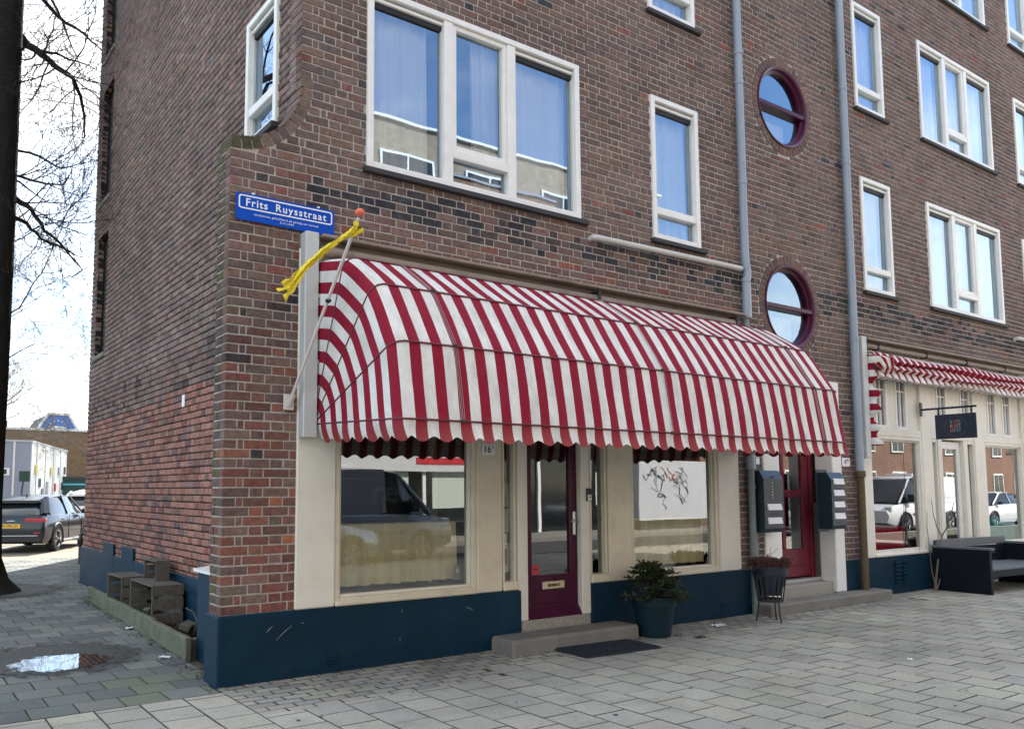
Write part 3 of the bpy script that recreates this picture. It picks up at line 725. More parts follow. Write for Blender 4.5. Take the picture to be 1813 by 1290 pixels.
# round windows
for (x, z) in ROUNDS:
    fm = MB(); fm.lathe([(RI-0.002, -0.02), (RI-0.002, 0.12), (RI-0.036, 0.12), (RI-0.036, -0.008), (RI-0.010, -0.022), (RI-0.002, -0.02)], (x, 0, z), 64, 'y', False)
    w = obj('round_window', fm, 'mauve_paint', building, smooth=30)
    obj('inner_ring', MB().lathe([(RI-0.037, 0.035), (RI-0.037, 0.115), (RI-0.075, 0.115), (RI-0.075, 0.05), (RI-0.037, 0.035)], (x, 0, z), 64, 'y', False), 'purple_paint', w, smooth=30)
    obj('transom', MB().cbox(x-RI+0.045, x+RI-0.045, 0.0, 0.10, z-0.02-0.030, z-0.02+0.030, 0.008), 'purple_paint', w)
    N = 40; pts_ = [(x+0.49*math.cos(2*math.pi*k/N), 0.085, z+0.49*math.sin(2*math.pi*k/N)) for k in range(N)]
    obj('pane', MB().add(pts_, [tuple(range(N))]), 'pane_upper', w)
    rm = MB(); rm.lathe([(0.56, 0.121), (0.56, 0.34)], (x, 0, z), 40, 'y', False); obj('reveal', rm, 'interior', w)
    obj('curtain', curtain_mb(x-0.5, x+0.42, z-0.52, z-0.08, 0.28, 0.02, 3, seed=int(z*10)), 'curtain', w, smooth=80)

# ------------------------------------------------------------------ plinth
def plinth(x0, x1, y0=-0.016, z1=0.53): return MB().cbox(x0, x1, y0, 0.095, -0.06, z1, 0.012)
pl = MB(); pl.cbox(-0.018, 2.975, -0.016, 0.30, -0.06, 0.532, 0.012)
obj('plinth', pl, 'plinth_blue', building)
obj('plinth', plinth(3.895, 6.86), 'plinth_blue', building)
obj('plinth', plinth(8.62, 11.10), 'plinth_blue', building); obj('plinth', plinth(12.68, XR), 'plinth_blue', building)
gp = MB(GT, True); gp.cbox(0.30, GY+0.01, -0.03, 0.05, -0.06, 0.575, 0.01)
gpo = obj('plinth', gp, 'plinth_blue', building)
for (a, b, c) in ((6.11, 6.75, 0.735), (5.02, 5.64, 0.735)):
    obj('plinth_step', MB(GT, True).cbox(a, b, -0.033, 0.05, 0.3, c, 0.008), 'plinth_blue', building)
gc = obj('meter_cupboard', MB().cbox(0.22, 0.57, 0.55, 1.24, -0.05, 0.79, 0.01), 'plinth_blue', building)
obj('panel', MB().cbox(0.212, 0.24, 0.60, 1.19, 0.09, 0.72, 0.006), 'plinth_blue', gc)
obj('cap', MB().add([(0.19,0.50,0.79),(0.60,0.50,0.83),(0.60,1.28,0.83),(0.19,1.28,0.79),(0.19,0.50,0.765),(0.60,0.50,0.765),(0.60,1.28,0.765),(0.19,1.28,0.765)],
    [(0,1,2,3),(4,7,6,5),(0,4,5,1),(1,5,6,2),(2,6,7,3),(3,7,4,0)]), 'white_paint', gc)
for (x, z) in ((0.96, 0.10), (6.02, 0.12)):
    v = MB()
    for k in range(3): v.cbox(x-0.055, x+0.055, -0.026, -0.01, z-0.035+k*0.03, z-0.017+k*0.03, 0.003)
    obj('air_vent', v, 'plinth_blue', building)
for c in range(2):
    v = MB()
    for k in range(6): v.prism([(9.86+c*0.2, 0.15+k*0.055), (10.02+c*0.2, 0.15+k*0.055), (10.02+c*0.2, 0.185+k*0.055), (9.86+c*0.2, 0.185+k*0.055)], -0.045, -0.015)
    obj('louvre_vent', v, 'plinth_blue', building)

for (x, z, L, a) in ((0.52, 0.36, 0.17, 38), (0.40, 0.40, 0.07, 40), (1.62, 0.44, 0.03, 80), (1.60, 0.20, 0.04, 95), (0.68, 0.42, 0.03, 10), (2.35, 0.40, 0.10, -25), (5.05, 0.24, 0.10, 12), (4.4, 0.34, 0.06, 60)):
    c, s_ = math.cos(R(a)), math.sin(R(a)); obj('paint_scratch', MB().tube([(x-c*L/2, -0.0165, z-s_*L/2), (x, -0.0168, z+0.006), (x+c*L/2, -0.0165, z+s_*L/2)], [0.0008, 0.0022, 0.0008], 4), 'seam_grey', building)

# ------------------------------------------------------------------ shop fronts
def frame4(mb, x0, x1, z0, z1, e, y0, y1, c=0.006):
    mb.cbox(x0, x0+e, y0, y1, z0, z1, c); mb.cbox(x1-e, x1, y0, y1, z0, z1, c)
    mb.cbox(x0+e, x1-e, y0+0.001, y1-0.001, z0, z0+e, c); mb.cbox(x0+e, x1-e, y0+0.001, y1-0.001, z1-e, z1, c)
def quad(x0, x1, y, z0, z1): return MB().add([(x0,y,z0),(x1,y,z0),(x1,y,z1),(x0,y,z1)], [(0,1,2,3)])
def shop_front(o, paint, edge):
    sf = obj('shop_front', MB().cbox(o+0.61, o+6.38, -0.02, 0.16, 3.52, 3.638, 0.01), 'header_beige', building)
    for (a, b, m_, yy) in ((0.61, 0.965, edge, -0.02), (2.445, 2.742, paint, -0.012), (4.165, 4.515, paint, -0.012), (5.99, 6.38, edge, -0.015)):
        obj('pilaster', MB().cbox(o+a, o+b, yy, 0.14, 0.531, 3.52, 0.01), m_, sf)
    ZTR = 2.26
    for (a, b) in ((0.965, 2.445), (4.515, 5.99)):   # the two display windows
        m_ = MB(); frame4(m_, o+a, o+b, 0.545, ZTR, 0.05, 0.0, 0.13); m_.cbox(o+a+0.003, o+b-0.003, -0.035, 0.02, 0.531, 0.575, 0.012)
        sw = obj('shop_window', m_, paint, building)
        i = MB(); frame4(i, o+a+0.05, o+b-0.05, 0.595, ZTR-0.05, 0.025, 0.03, 0.10, 0.004)
        obj('glazing_bead', i, 'cream_light', sw)
        obj('pane', quad(o+a+0.07, o+b-0.07, 0.065, 0.615, ZTR-0.07), 'pane_shop', sw)
        obj('inner_sill', MB().cbox(o+a, o+b, 0.135, 0.42, 0.53, 0.60, 0.01), 'grey_metal', sw)
        upper_lights(sf, o+a, o+b, ZTR, [0.17, 0.55], paint)
    for (a, b) in ((2.742, 2.935), (3.895, 4.165)):  # side lights
        c = a+0.01; d = b-0.01
        m_ = MB(); m_.cbox(o+c, o+c+0.03, 0.0, 0.12, 0.545, ZTR, 0.005); m_.cbox(o+d-0.03, o+d, 0.0, 0.12, 0.545, ZTR, 0.005); m_.cbox(o+c-0.004, o+d+0.004, -0.03, 0.12, 0.532, 0.62, 0.012); m_.cbox(o+c+0.03, o+d-0.03, 0.001, 0.12, ZTR-0.05, ZTR, 0.005)
        sl = obj('side_light', m_, paint, building)
        obj('pane', quad(o+c+0.03, o+d-0.03, 0.06, 0.62, ZTR-0.05), 'pane_door', sl)
    obj('transom_beam', MB().cbox(o+0.966, o+5.99, -0.003, 0.13, ZTR, ZTR+0.11, 0.008), paint, sf)
    upper_lights(sf, o+2.742, o+4.165, ZTR, [0.20, 0.75], paint)
    return sf
def upper_lights(sf, a, b, ZTR, at, paint):
    z0, z1 = ZTR+0.11, 3.52
    xs = [a]; L = b-a
    for t in at: xs += [a+L*t-0.0, a+L*t+0.34]
    xs.append(b)
    for k in range(0, len(xs), 2):
        if xs[k+1]-xs[k] > 0.01: obj('panel', MB().cbox(xs[k], xs[k+1], 0.03, 0.12, z0, z1, 0.006), paint, sf)
    for k in range(1, len(xs)-1, 2):
        x0, x1 = xs[k], xs[k+1]; m_ = MB(); frame4(m_, x0, x1, z0, z1, 0.05, 0.02, 0.11)
        m_.cbox((x0+x1)/2-0.012, (x0+x1)/2+0.012, 0.035, 0.09, z0+0.05, z1-0.05, 0.004)
        m_.cbox(x0+0.05, x1-0.05, 0.036, 0.089, (z0+z1)/2-0.012, (z0+z1)/2+0.012, 0.004)
        obj('upper_light', m_, 'white_paint', sf)
        obj('pane', quad(x0+0.04, x1-0.04, 0.06, z0+0.04, z1-0.04), 'pane_shop', sf)
shop1 = shop_front(0.0, 'cream_paint', 'cream_light')
OFF = 8.42
shop2 = shop_front(OFF, 'cream_light', 'cream_light')

def panel_door(o, paint, z0, z1, glazed_from, y=0.05):
    """half-glazed street door between the side lights"""
    fr = MB(); fr.cbox(o+2.935, o+3.06, -0.012, 0.14, 0.231, 2.26, 0.008); fr.cbox(o+3.775, o+3.895, -0.012, 0.14, 0.231, 2.26, 0.008)
    obj('door_frame', fr, 'cream_light', building)
    d = MB(); a, b = o+3.065, o+3.77
    d.cbox(a, a+0.095, y, y+0.05, z0, z1, 0.006); d.cbox(b-0.105, b, y, y+0.05, z0, z1, 0.006)
    d.cbox(a+0.095, b-0.105, y+0.001, y+0.049, z1-0.12, z1, 0.006)
    d.cbox(a+0.095, b-0.105, y+0.001, y+0.049, z0, glazed_from, 0.006)
    d.cbox(a+0.09, b-0.10, y-0.006, y+0.01, glazed_from-0.145, glazed_from-0.135, 0.003)
    d.cbox(a+0.09, b-0.10, y-0.006, y+0.01, glazed_from-0.285, glazed_from-0.275, 0.003)
    do = obj('shop_door', d, paint, building)
    obj('weather_board', MB().add([(a-0.01,y-0.05,z0),(b+0.02,y-0.05,z0),(b+0.02,y,z0+0.075),(a-0.01,y,z0+0.075),(a-0.01,y,z0-0.02),(b+0.02,y,z0-0.02),(a-0.01,y-0.05,z0-0.02),(b+0.02,y-0.05,z0-0.02)],
        [(0,1,2,3),(6,7,1,0),(6,0,3,4),(7,5,2,1),(4,5,7,6)]), paint, do)
    obj('pane', quad(a+0.09, b-0.10, y+0.025, glazed_from-0.01, z1-0.11), 'pane_door', do)
    return do, a, b
obj('door_threshold', MB().cbox(2.975, 3.895, -0.005, 0.16, -0.05, 0.232, 0.008), 'terrazzo', building)
door1, da, db = panel_door(0.0, 'purple_paint', 0.245, 2.24, 0.645)
lp = obj('letter_plate', MB().cbox(3.285, 3.575, 0.035, 0.052, 0.505, 0.58, 0.006), 'brass', door1)
obj('letter_slot', MB().cbox(3.35, 3.51, 0.030, 0.037, 0.53, 0.556, 0.003), 'ink', door1)
for k, m_ in enumerate(('sign_red', 'far_green', 'sign_orange')): obj('slot_sticker', MB().box(3.375+k*0.045, 3.405+k*0.045, 0.0275, 0.0302, 0.535, 0.551), m_, door1)
obj('handle_plate', MB().cbox(3.702, 3.738, 0.032, 0.052, 1.03, 1.27, 0.006), 'steel', door1)
hd = MB(); hd.tube([(3.72, 0.035, 1.175), (3.72, -0.02, 1.175), (3.71, -0.028, 1.175), (3.62, -0.03, 1.175)], 0.009, 8); obj('door_handle', hd, 'steel', door1, smooth=40)
obj('sticker', MB().box(3.172, 3.262, 0.070, 0.0735, 0.655, 0.745), 'sticker_red', door1)
obj('sticker_print', MB().box(3.185, 3.25, 0.067, 0.0695, 0.70, 0.712), 'ink', door1)
obj('door_threshold', MB().cbox(11.395, 12.315, -0.005, 0.16, -0.05, 0.232, 0.008), 'terrazzo', building)
panel_door(OFF, 'white_paint', 0.245, 2.24, 0.50)

# shop interiors: back walls, counters and half curtains
obj('shop_curtain', curtain_mb(1.02, 2.33, 0.66, 1.20, 0.20, 0.034, 8, seed=5), 'curtain_olive', building, smooth=80)
obj('shop_curtain', curtain_mb(4.56, 5.92, 0.64, 1.17, 0.20, 0.034, 8, seed=6), 'curtain_olive', building, smooth=80)
obj('curtain_rod', MB().tube([(0.99, 0.19, 1.195), (2.43, 0.19, 1.195)], 0.006, 6), 'brass', building)
obj('curtain_rod', MB().tube([(4.53, 0.19, 1.165), (5.97, 0.19, 1.165)], 0.006, 6), 'brass', building)
obj('window_post', MB().cbox(2.20, 2.27, 0.40, 0.46, 0.25, 3.3, 0.01), 'header_beige', building)
M = facing((1.66, 0.072, 1.475), (1, 0, 0))
obj('window_lettering', text_mb('rene', 0.30, M, 0.0008, 1.12), 'far_green', building, label='dark green lettering on the display window')

# ------------------------------------------------------------------ entrance of the flats
for (a, b) in ((6.86, 7.20), (8.39, 8.62)):
    obj('door_post', MB().cbox(a, b, -0.022, 0.24, 0.12, 2.95, 0.012), 'white_paint', building)
obj('porch_soffit', MB().box(7.2, 8.39, 0.0, 0.5, 2.90, 2.96), 'interior', building)
obj('porch_step', MB().cbox(6.87, 8.60, 0.03, 0.5, -0.05, 0.265, 0.01), 'terrazzo', building)
obj('porch_sill', MB().cbox(7.21, 8.38, 0.17, 0.30, 0.266, 0.315, 0.01), 'steel', building)
df = MB(); y = 0.27
df.cbox(7.201, 7.29, y, y+0.1, 0.316, 2.88, 0.008); df.cbox(8.29, 8.388, y, y+0.1, 0.316, 2.88, 0.008)
obj('door_frame', df, 'red_paint', building)
d = MB(); a, b = 7.295, 8.285; y = 0.285
d.cbox(a, a+0.12, y, y+0.05, 0.33, 2.6, 0.006); d.cbox(b-0.14, b, y, y+0.05, 0.33, 2.6, 0.006); d.cbox(a+0.12, b-0.14, y+0.001, y+0.05, 0.33, 0.70, 0.006)
d.cbox(a+0.12, b-0.14, y+0.001, y+0.05, 2.5, 2.6, 0.006); d.cbox(7.68, 7.75, y+0.002, y+0.048, 0.7, 2.5, 0.006); d.cbox(a+0.12, b-0.14, y+0.003, y+0.047, 1.38, 1.48, 0.006)
d.cbox(a+0.10, b-0.12, y-0.008, y+0.01, 0.47, 0.485, 0.003)
ed = obj('entrance_door', d, 'red_paint', building)
for (p, q) in ((7.41, 7.68), (7.75, 8.15)):
    for (r_, s_) in ((0.69, 1.385), (1.475, 2.51)): obj('pane', quad(p, q, y+0.025, r_, s_), 'pane_door', ed)
obj('letter_plate', MB().cbox(7.55, 7.80, y-0.014, y+0.0, 1.40, 1.455, 0.004), 'mauve_paint', ed)
obj('porch_trim', MB().cbox(8.355, 8.388, 0.20, 0.268, 0.27, 1.30, 0.004), 'crate_wood', building)

# ------------------------------------------------------------------ steps and thresholds on the pavement
obj('stone_step', MB().cbox(2.58, 4.22, -0.37, -0.02, -0.05, 0.135, 0.025), 'concrete', label='worn grey stone step below the purple shop door', cat='step')
obj('stone_step', MB().cbox(6.55, 9.28, -0.29, -0.02, -0.05, 0.125, 0.018), 'concrete', label='long low concrete step before the red door of the flats', cat='step')

# ------------------------------------------------------------------ awnings
SW = 0.096; RA = 1.405; PZ = 2.04; AX0, AX1 = 0.752, 6.40; RC = 0.11
def hoop_path():
    """U-shaped hoop in (x, r) : out along the left leg, across, back along the right leg"""
    P = [(AX0, 0.02)]
    n = 8
    r_ = 0.08
    while r_ < RA-RC: P.append((AX0, r_)); r_ += 0.032
    for k in range(n+1):
        a = math.pi*(1-0.5*k/n); P.append((AX0+RC+RC*math.cos(a), RA-RC+RC*math.sin(a)))
    x = AX0+RC+0.04
    while x < AX1-RC-0.03: P.append((x, RA)); x += 0.048
    for k in range(n+1):
        a = math.pi*0.5*(1-k/n); P.append((AX1-RC+RC*math.cos(a), RA-RC+RC*math.sin(a)))
    r_ = RA-RC-0.03
    while r_ > 0.06: P.append((AX1, r_)); r_ -= 0.032
    P.append((AX1, 0.02))
    S = [0.0]
    for a, b in zip(P, P[1:]): S.append(S[-1]+math.hypot(b[0]-a[0], b[1]-a[1]))
    return P, S
HP, HS = hoop_path()
# stripes are set out from the front: a white stripe ends at x = 0.762 on the front face
S0 = RA-RC+RC*math.pi/2-(AX0+RC-0.762)-2*SW*40
awn = thing('striped_awning', 'large red and white striped rounded awning pulled out over the shop window', 'awning', (AX0, 0, PZ))
def loc(mb):
    mb.v = [(x-AX0, y, z-PZ) for x, y, z in mb.v]; return mb
ANG = [-2.0, 21.5, 44.8, 67.5, 90.0]
SEAMS = [1.28, 3.545, 5.90]
def ang_pt(p, a, sag=0.0):
    x, r_ = p; rr = r_*(1-sag)
    return (x, -rr*math.cos(R(a))-0.015, PZ+rr*math.sin(R(a)))
cloth = MB(); cloth.at = []
NA = 6
rows = []
for g_ in range(4):
    for j in range(NA):
        t = j/NA; rows.append((ANG[g_]+(ANG[g_+1]-ANG[g_])*t, (1-math.cos(R(11.6)))*(1-(2*t-1)**2)*0.92, g_+t))
rows.append((90.0, 0, 4.0))
nP = len(HP)
for (a, sag, gv) in rows:
    for i, p in enumerate(HP):
        sg_ = sag*(1+0.25*math.sin(p[0]*2.3+a*0.05)) - 0.0028*math.sin(p[0]*9.7+a*0.11)*math.sin(gv*math.pi) - 0.0022*math.sin(p[0]*23+a*0.23)*abs(math.sin(gv*math.pi))
        c = ang_pt(p, a, sg_)
        cloth.v.append(c)
        sm = 0.0
        for sx_ in SEAMS: sm = max(sm, 0)
        cloth.at.append(((HS[i]-S0)/SW, gv*0.55, 0.0))
for j in range(len(rows)-1):
    for i in range(nP-1): cloth.f.append((j*nP+i, j*nP+i+1, (j+1)*nP+i+1, (j+1)*nP+i))
obj('canopy', loc(cloth), 'awning_cloth', awn, smooth=50)
# sewn seams: thin raised strips
for sx_ in SEAMS:
    for dx in (-0.014, 0.0, 0.016):
        m_ = MB(); pts_ = [ang_pt((sx_+dx, RA*1.0), a, sag-0.008) for (a, sag, gv) in rows[:20]]
        m_.tube(pts_, 0.0018, 4); obj('seam', loc(m_), 'seam_grey', awn)
# valance with scallops
val = MB(); val.at = []
V = []
for i, p in enumerate(HP):
    if i and HS[i]-HS[i-1] > 0: pass
ns = int((HS[-1]-0.10)/0.012)
def at_s(s):
    for i in range(len(HS)-1):
        if HS[i+1] >= s:
            t = (s-HS[i])/(HS[i+1]-HS[i]); return (HP[i][0]+(HP[i+1][0]-HP[i][0])*t, HP[i][1]+(HP[i+1][1]-HP[i][1])*t)
    return HP[-1]
def nrm_s(s):
    a, b = at_s(max(0, s-0.01)), at_s(min(HS[-1], s+0.01)); dx, dr = b[0]-a[0], b[1]-a[1]; L = math.hypot(dx, dr) or 1
    return (-dr/L, dx/L)                             # outward in (x, r)
VR = 4
for k in range(ns+1):
    s = 0.05+k*(HS[-1]-0.10)/ns; p = at_s(s); st = (s-S0)/SW; nx, nr = nrm_s(s)
    drop = 0.115+0.028*(0.5-0.5*math.cos(math.pi*(st-1.0)+math.pi*0.5*0+math.pi*0)) if False else 0.138+0.019*math.cos(math.pi*(st-1.5))
    for j in range(VR+1):
        t = j/VR; off = 0.012*t*math.sin(s*7.3)+0.009*t*math.sin(math.pi*(st-1.5)+0.6)+0.006*t*math.sin(s*19.7)+0.03*t*t
        q = (p[0]+nx*off*-1, p[1]+nr*off)
        b = ang_pt(q, ANG[0]); val.v.append((b[0], b[1], b[2]-drop*t)); val.at.append((st, -0.14*t, 0.0))
for k in range(ns):
    for j in range(VR): a = k*(VR+1)+j; b = a+VR+1; val.f.append((a, a+1, b+1, b))
obj('valance', loc(val), 'awning_cloth', awn, smooth=60)
for a in ANG[:4]:
    m_ = MB(); m_.tube([ang_pt((x if 0.9 < x < 6.2 else x, r_+0.006), a) for (x, r_) in HP[::2]+[HP[-1]]], 0.0075, 6); obj('hoop', loc(m_), 'hoop', awn, smooth=60)
for sx_ in SEAMS:
    for a in ANG[:3]: 
        c = ang_pt((sx_, RA+0.014), a); m_ = MB().cbox(c[0]-0.016, c[0]+0.016, c[1]-0.012, c[1]+0.012, c[2]-0.012, c[2]+0.012, 0.004); obj('bracket', loc(m_), 'rust_iron', awn)
obj('roller', loc(MB().tube([(0.76, -0.09, 3.50), (6.32, -0.09, 3.50)], 0.045, 12)), 'header_beige', awn, smooth=40)
for sx_ in (3.95, 6.26): obj('roller_bracket', loc(MB().cbox(sx_, sx_+0.03, -0.15, -0.01, 3.44, 3.585, 0.004)), 'rust_iron', awn)
obj('head_board', MB().cbox(0.755, 6.46, -0.155, -0.021, 3.605, 3.632, 0.006), 'header_beige', awn).location = (-AX0, 0, -PZ)
def side_channel(x, lab):
    t = thing('awning_side_channel', lab, 'awning channel', (x, 0, 1.92), group='painted channels beside the awnings')
    obj('channel', MB().cbox(0, 0.125, -0.125, -0.024, 0, 1.72, 0.008), 'grey_metal', t)
    for z in (0.62, 1.17): obj('catch', MB().cbox(0.118, 0.138, -0.118, -0.03, z, z+0.03, 0.003), 'grey_metal', t)
side_channel(0.612, 'tall pale grey awning channel beside the corner pier'); side_channel(9.09, 'tall pale grey awning channel beside the blue downpipe')

# second awning, drawn up against the wall in folds
A2 = 9.24; B2 = 14.75
aw2 = thing('striped_awning', 'red and white striped awning drawn up in folds over the far shop', 'awning', (A2, 0, 3.2))
prof = [(-0.05, 3.46), (-0.17, 3.41), (-0.22, 3.33), (-0.155, 3.295), (-0.21, 3.245), (-0.25, 3.19), (-0.18, 3.165), (-0.21, 3.12), (-0.235, 3.07), (-0.12, 3.05)]
c2 = MB(); c2.at = []; N2 = 300
acc = [0]
for a, b in zip(prof, prof[1:]): acc.append(acc[-1]+math.hypot(a[0]-b[0], a[1]-b[1]))
for j, (py, pz) in enumerate(prof):
    for i in range(N2+1):
        x = A2+0.04+(B2-A2-0.08)*i/N2; st = (x-A2)/SW
        w = math.sin(math.pi*(st+0.3*j)); k = 1 if 0 < j < 9 else 0
        e = 0.02*math.sin(x*2.1+j)*k
        c2.v.append((x-A2, py-0.016*w*k+e*0.5, pz-3.2-0.014*w*k+e)); c2.at.append((st+0.12*j*(1 if j > 2 else 0), 0.3, 0))
for j in range(len(prof)-1):
    for i in range(N2): a = j*(N2+1)+i; c2.f.append((a, a+N2+1, a+N2+2, a+1))
obj('canopy', c2, 'awning_cloth', aw2, smooth=40)
for (x0, sg) in ((9.26, 1), (14.72, -1)):
    m_ = MB(); m_.at = []; NZ = 60
    for i in range(NZ+1):
        z = 3.38-1.28*i/NZ; wv = 0.035*math.sin(z*26)+0.02*math.sin(z*11)
        for k, (dx, dy) in enumerate(((0, -0.04), (0.0, -0.12), (0.05*sg, -0.185+0.5*wv), (0.09*sg, -0.13+wv*0.5), (0.10*sg, -0.04))):
            m_.v.append((x0+dx-A2, dy+(wv if k in (1, 2) else 0)*0.8, z-3.2)); m_.at.append((z/SW, 0.3, 0))
    for i in range(NZ):
        for k in range(4): a = i*5+k; m_.f.append((a, a+1, a+6, a+5))
    obj('side_curtain', m_, 'awning_cloth', aw2, smooth=50)
m_ = MB()
rk = random.Random(3)
m_.at = []
for b_ in range(5):                                  # bunched corner of cloth
    bx = 9.30+0.05*b_
    o_ = len(m_.v)
    t = MB(); t.tube([(bx-A2, -0.10, 0.20), (bx+0.05-A2, -0.20-0.02*b_, 0.12), (bx+0.10-A2, -0.23, 0.02), (bx+0.2-A2, -0.20, -0.07)], [0.02, 0.05, 0.055, 0.02], 8)
    m_.v += t.v; m_.f += [tuple(o_+i for i in f) for f in t.f]; m_.at += [(v[0]/SW*1.5+v[2]*9, 0.3, 0) for v in t.v]
obj('bunched_cloth', m_, 'awning_cloth', aw2, smooth=60)
obj('roller', MB().tube([(0.02, -0.075, 0.325), (B2-A2, -0.075, 0.325)], 0.035, 12), 'header_beige', aw2, smooth=40)
for x in (0.3, 1.7, 3.0, 4.4): obj('roller_bracket', MB().cbox(x, x+0.025, -0.12, -0.01, 0.28, 0.37, 0.004), 'rust_iron', aw2)
obj('head_board', MB().cbox(0, B2-A2+0.1, -0.15, -0.021, 0.40, 0.432, 0.006), 'header_beige', aw2)

# ------------------------------------------------------------------ pipes on the wall
dp = thing('downpipe', 'grey-blue downpipe with a kink left of the round windows', 'downpipe', (6.54, -0.09, 0), group='rainwater downpipes')
obj('upper_pipe', MB().tube([(0, 0, 12.3), (0, 0, 4.40), (0.012, 0, 4.28), (0.035, 0, 4.20), (0.03, 0, 4.12), (0.0, 0, 4.04), (0, 0, 3.60)], 0.05, 14), 'pipe_blue', dp, smooth=50)
for z in (5.3, 6.6, 7.0, 8.2, 9.6, 4.05): obj('coupling', MB().tube([(0.0, 0, z), (0, 0, z+0.05)], 0.057, 14), 'pipe_blue', dp, smooth=40)
obj('lower_pipe', MB().tube([(0.0, 0.02, 3.60), (0.0, 0.02, 0)], 0.042, 12), 'pipe_iron', dp, smooth=50)
obj('pipe_collar', MB().tube([(0.0, 0.02, 1.74), (0.0, 0.02, 1.90)], 0.055, 12), 'pipe_blue', dp, smooth=40)
for z in (0.62, 1.5): obj('coupling', MB().tube([(0, 0.02, z), (0, 0.02, z+0.05)], 0.05, 12), 'pipe_iron', dp, smooth=40)
obj('thin_pipe', MB().tube([(0.085, 0.02, 1.9), (0.07, 0.02, 0.02)], 0.016, 8), 'pipe_iron', dp, smooth=40)
dp = thing('downpipe', 'grey-blue downpipe with rusty brown foot right of the round windows', 'downpipe', (8.95, -0.09, 0), group='rainwater downpipes')
obj('upper_pipe', MB().tube([(0, 0, 12.3), (0, 0, 1.72)], 0.055, 14), 'pipe_blue', dp, smooth=50)
for z in (2.0, 3.56, 5.0, 6.1, 7.2, 9.4): obj('coupling', MB().tube([(0.0, 0, z), (0, 0, z+0.05)], 0.062, 14), 'pipe_blue', dp, smooth=40)
obj('rusty_foot', MB().tube([(0, 0, 1.74), (0, 0, 1.66), (0, 0, 1.65), (0, 0, 0)], [0.07, 0.07, 0.052, 0.052], 14), 'pipe_rust', dp, smooth=40)
obj('wall_pipe', MB().tube([(3.97, 0.0, 4.175), (3.97, -0.05, 4.18), (4.02, -0.075, 4.18), (6.48, -0.075, 4.215)], 0.032, 10), 'pipe_white', smooth=50, label='dirty white overflow pipe running level under the first floor windows', cat='pipe')
obj('wall_pipe', MB().tube([(6.60, -0.02, 4.13), (6.64, -0.04, 4.12), (6.655, -0.045, 4.05), (6.655, -0.045, 3.63)], 0.028, 10), 'pipe_white', smooth=50, label='short white pipe bending down beside the kinked downpipe', cat='pipe')
obj('wall_pipe', MB().tube([(14.35, 0.0, 4.13), (14.35, -0.05, 4.15), (14.42, -0.075, 4.15), (16.8, -0.075, 4.17)], 0.032, 10), 'pipe_white', smooth=50, label='white overflow pipe at the far right under the window row', cat='pipe')

# ------------------------------------------------------------------ street sign
def rrect(x0, x1, z0, z1, r, n=5):
    P = []
    for cx_, cz_, a0 in ((x1-r, z0+r, -90), (x1-r, z1-r, 0), (x0+r, z1-r, 90), (x0+r, z0+r, 180)):
        for k in range(n+1): a = R(a0+90*k/n); P.append((cx_+r*math.cos(a), cz_+r*math.sin(a)))
    return P
def ring_mb(outer, inner, y0, y1):
    n = len(outer); m_ = MB()
    m_.add([(p[0], y0, p[1]) for p in outer]+[(p[0], y0, p[1]) for p in inner], [(i, (i+1) % n, n+(i+1) % n, n+i) for i in range(n)])
    return m_
ss = thing('street_name_sign', 'blue enamel street name sign with white letters on the corner pier', 'street sign', (0.48, -0.02, 3.775))
obj('plate', MB().prism(rrect(-0.435, 0.435, -0.115, 0.108, 0.022), -0.012, 0.0), 'sign_blue', ss)
obj('white_border', ring_mb(rrect(-0.415, 0.415, -0.022, 0.092, 0.022), rrect(-0.403, 0.403, -0.011, 0.081, 0.014), -0.0145, 0), 'sign_white', ss)
obj('street_name', text_mb('Frits', 0.09, facing((-0.262, -0.014, 0.032), (1, 0, 0)), 0.0006, 1.16, 0.0012), 'sign_white', ss)
obj('street_name', text_mb('Ruysstraat', 0.088, facing((0.128, -0.014, 0.032), (1, 0, 0)), 0.0006, 1.22, 0.0012), 'sign_white', ss)
obj('small_text', text_mb('verzetsman, gefusilleerd als gevolg van verraad', 0.0265, facing((0.0, -0.014, -0.056), (1, 0, 0)), 0.0006, 1.12), 'sign_white', ss)
obj('small_text', text_mb('3-11-1944', 0.0265, facing((0.0, -0.014, -0.085), (1, 0, 0)), 0.0006, 1.12), 'sign_white', ss)
for x in (-0.29, 0.29): obj('clip', MB().cbox(x-0.012, x+0.012, -0.006, 0.0, 0.105, 0.125, 0.002), 'sign_white', ss)

def number_plate(x, z, w, h, a, b, lab, y=-0.03, size=0.075):
    t = thing('house_number', lab, 'house number', (x, y, z), group='house number plates')
    obj('plate', MB().prism(rrect(-w/2, w/2, -h/2, h/2, 0.008, 2), -0.006, 0), 'sign_white', t)
    obj('digits', text_mb(a, size, facing((-w*0.12, -0.0075, 0), (1, 0, 0)), 0.0005, 1.0, 0.001), 'ink', t)
    obj('letter', text_mb(b, size*0.5, facing((w*0.5-0.012-0.015*len(b), -0.0075, h*0.2), (1, 0, 0)), 0.0005, 1.0), 'ink', t)
number_plate(2.575, 1.875, 0.155, 0.105, '16', 'A', 'white plate with house number 16A on the cream pilaster', -0.018, 0.095)
number_plate(6.70, 1.86, 0.20, 0.12, '16', 'BCD', 'white house number plate 16 with small letters left of the red door', -0.006)
number_plate(8.745, 1.86, 0.19, 0.12, '8', 'ABC', 'white house number plate 8 with small letters right of the red door', -0.006)

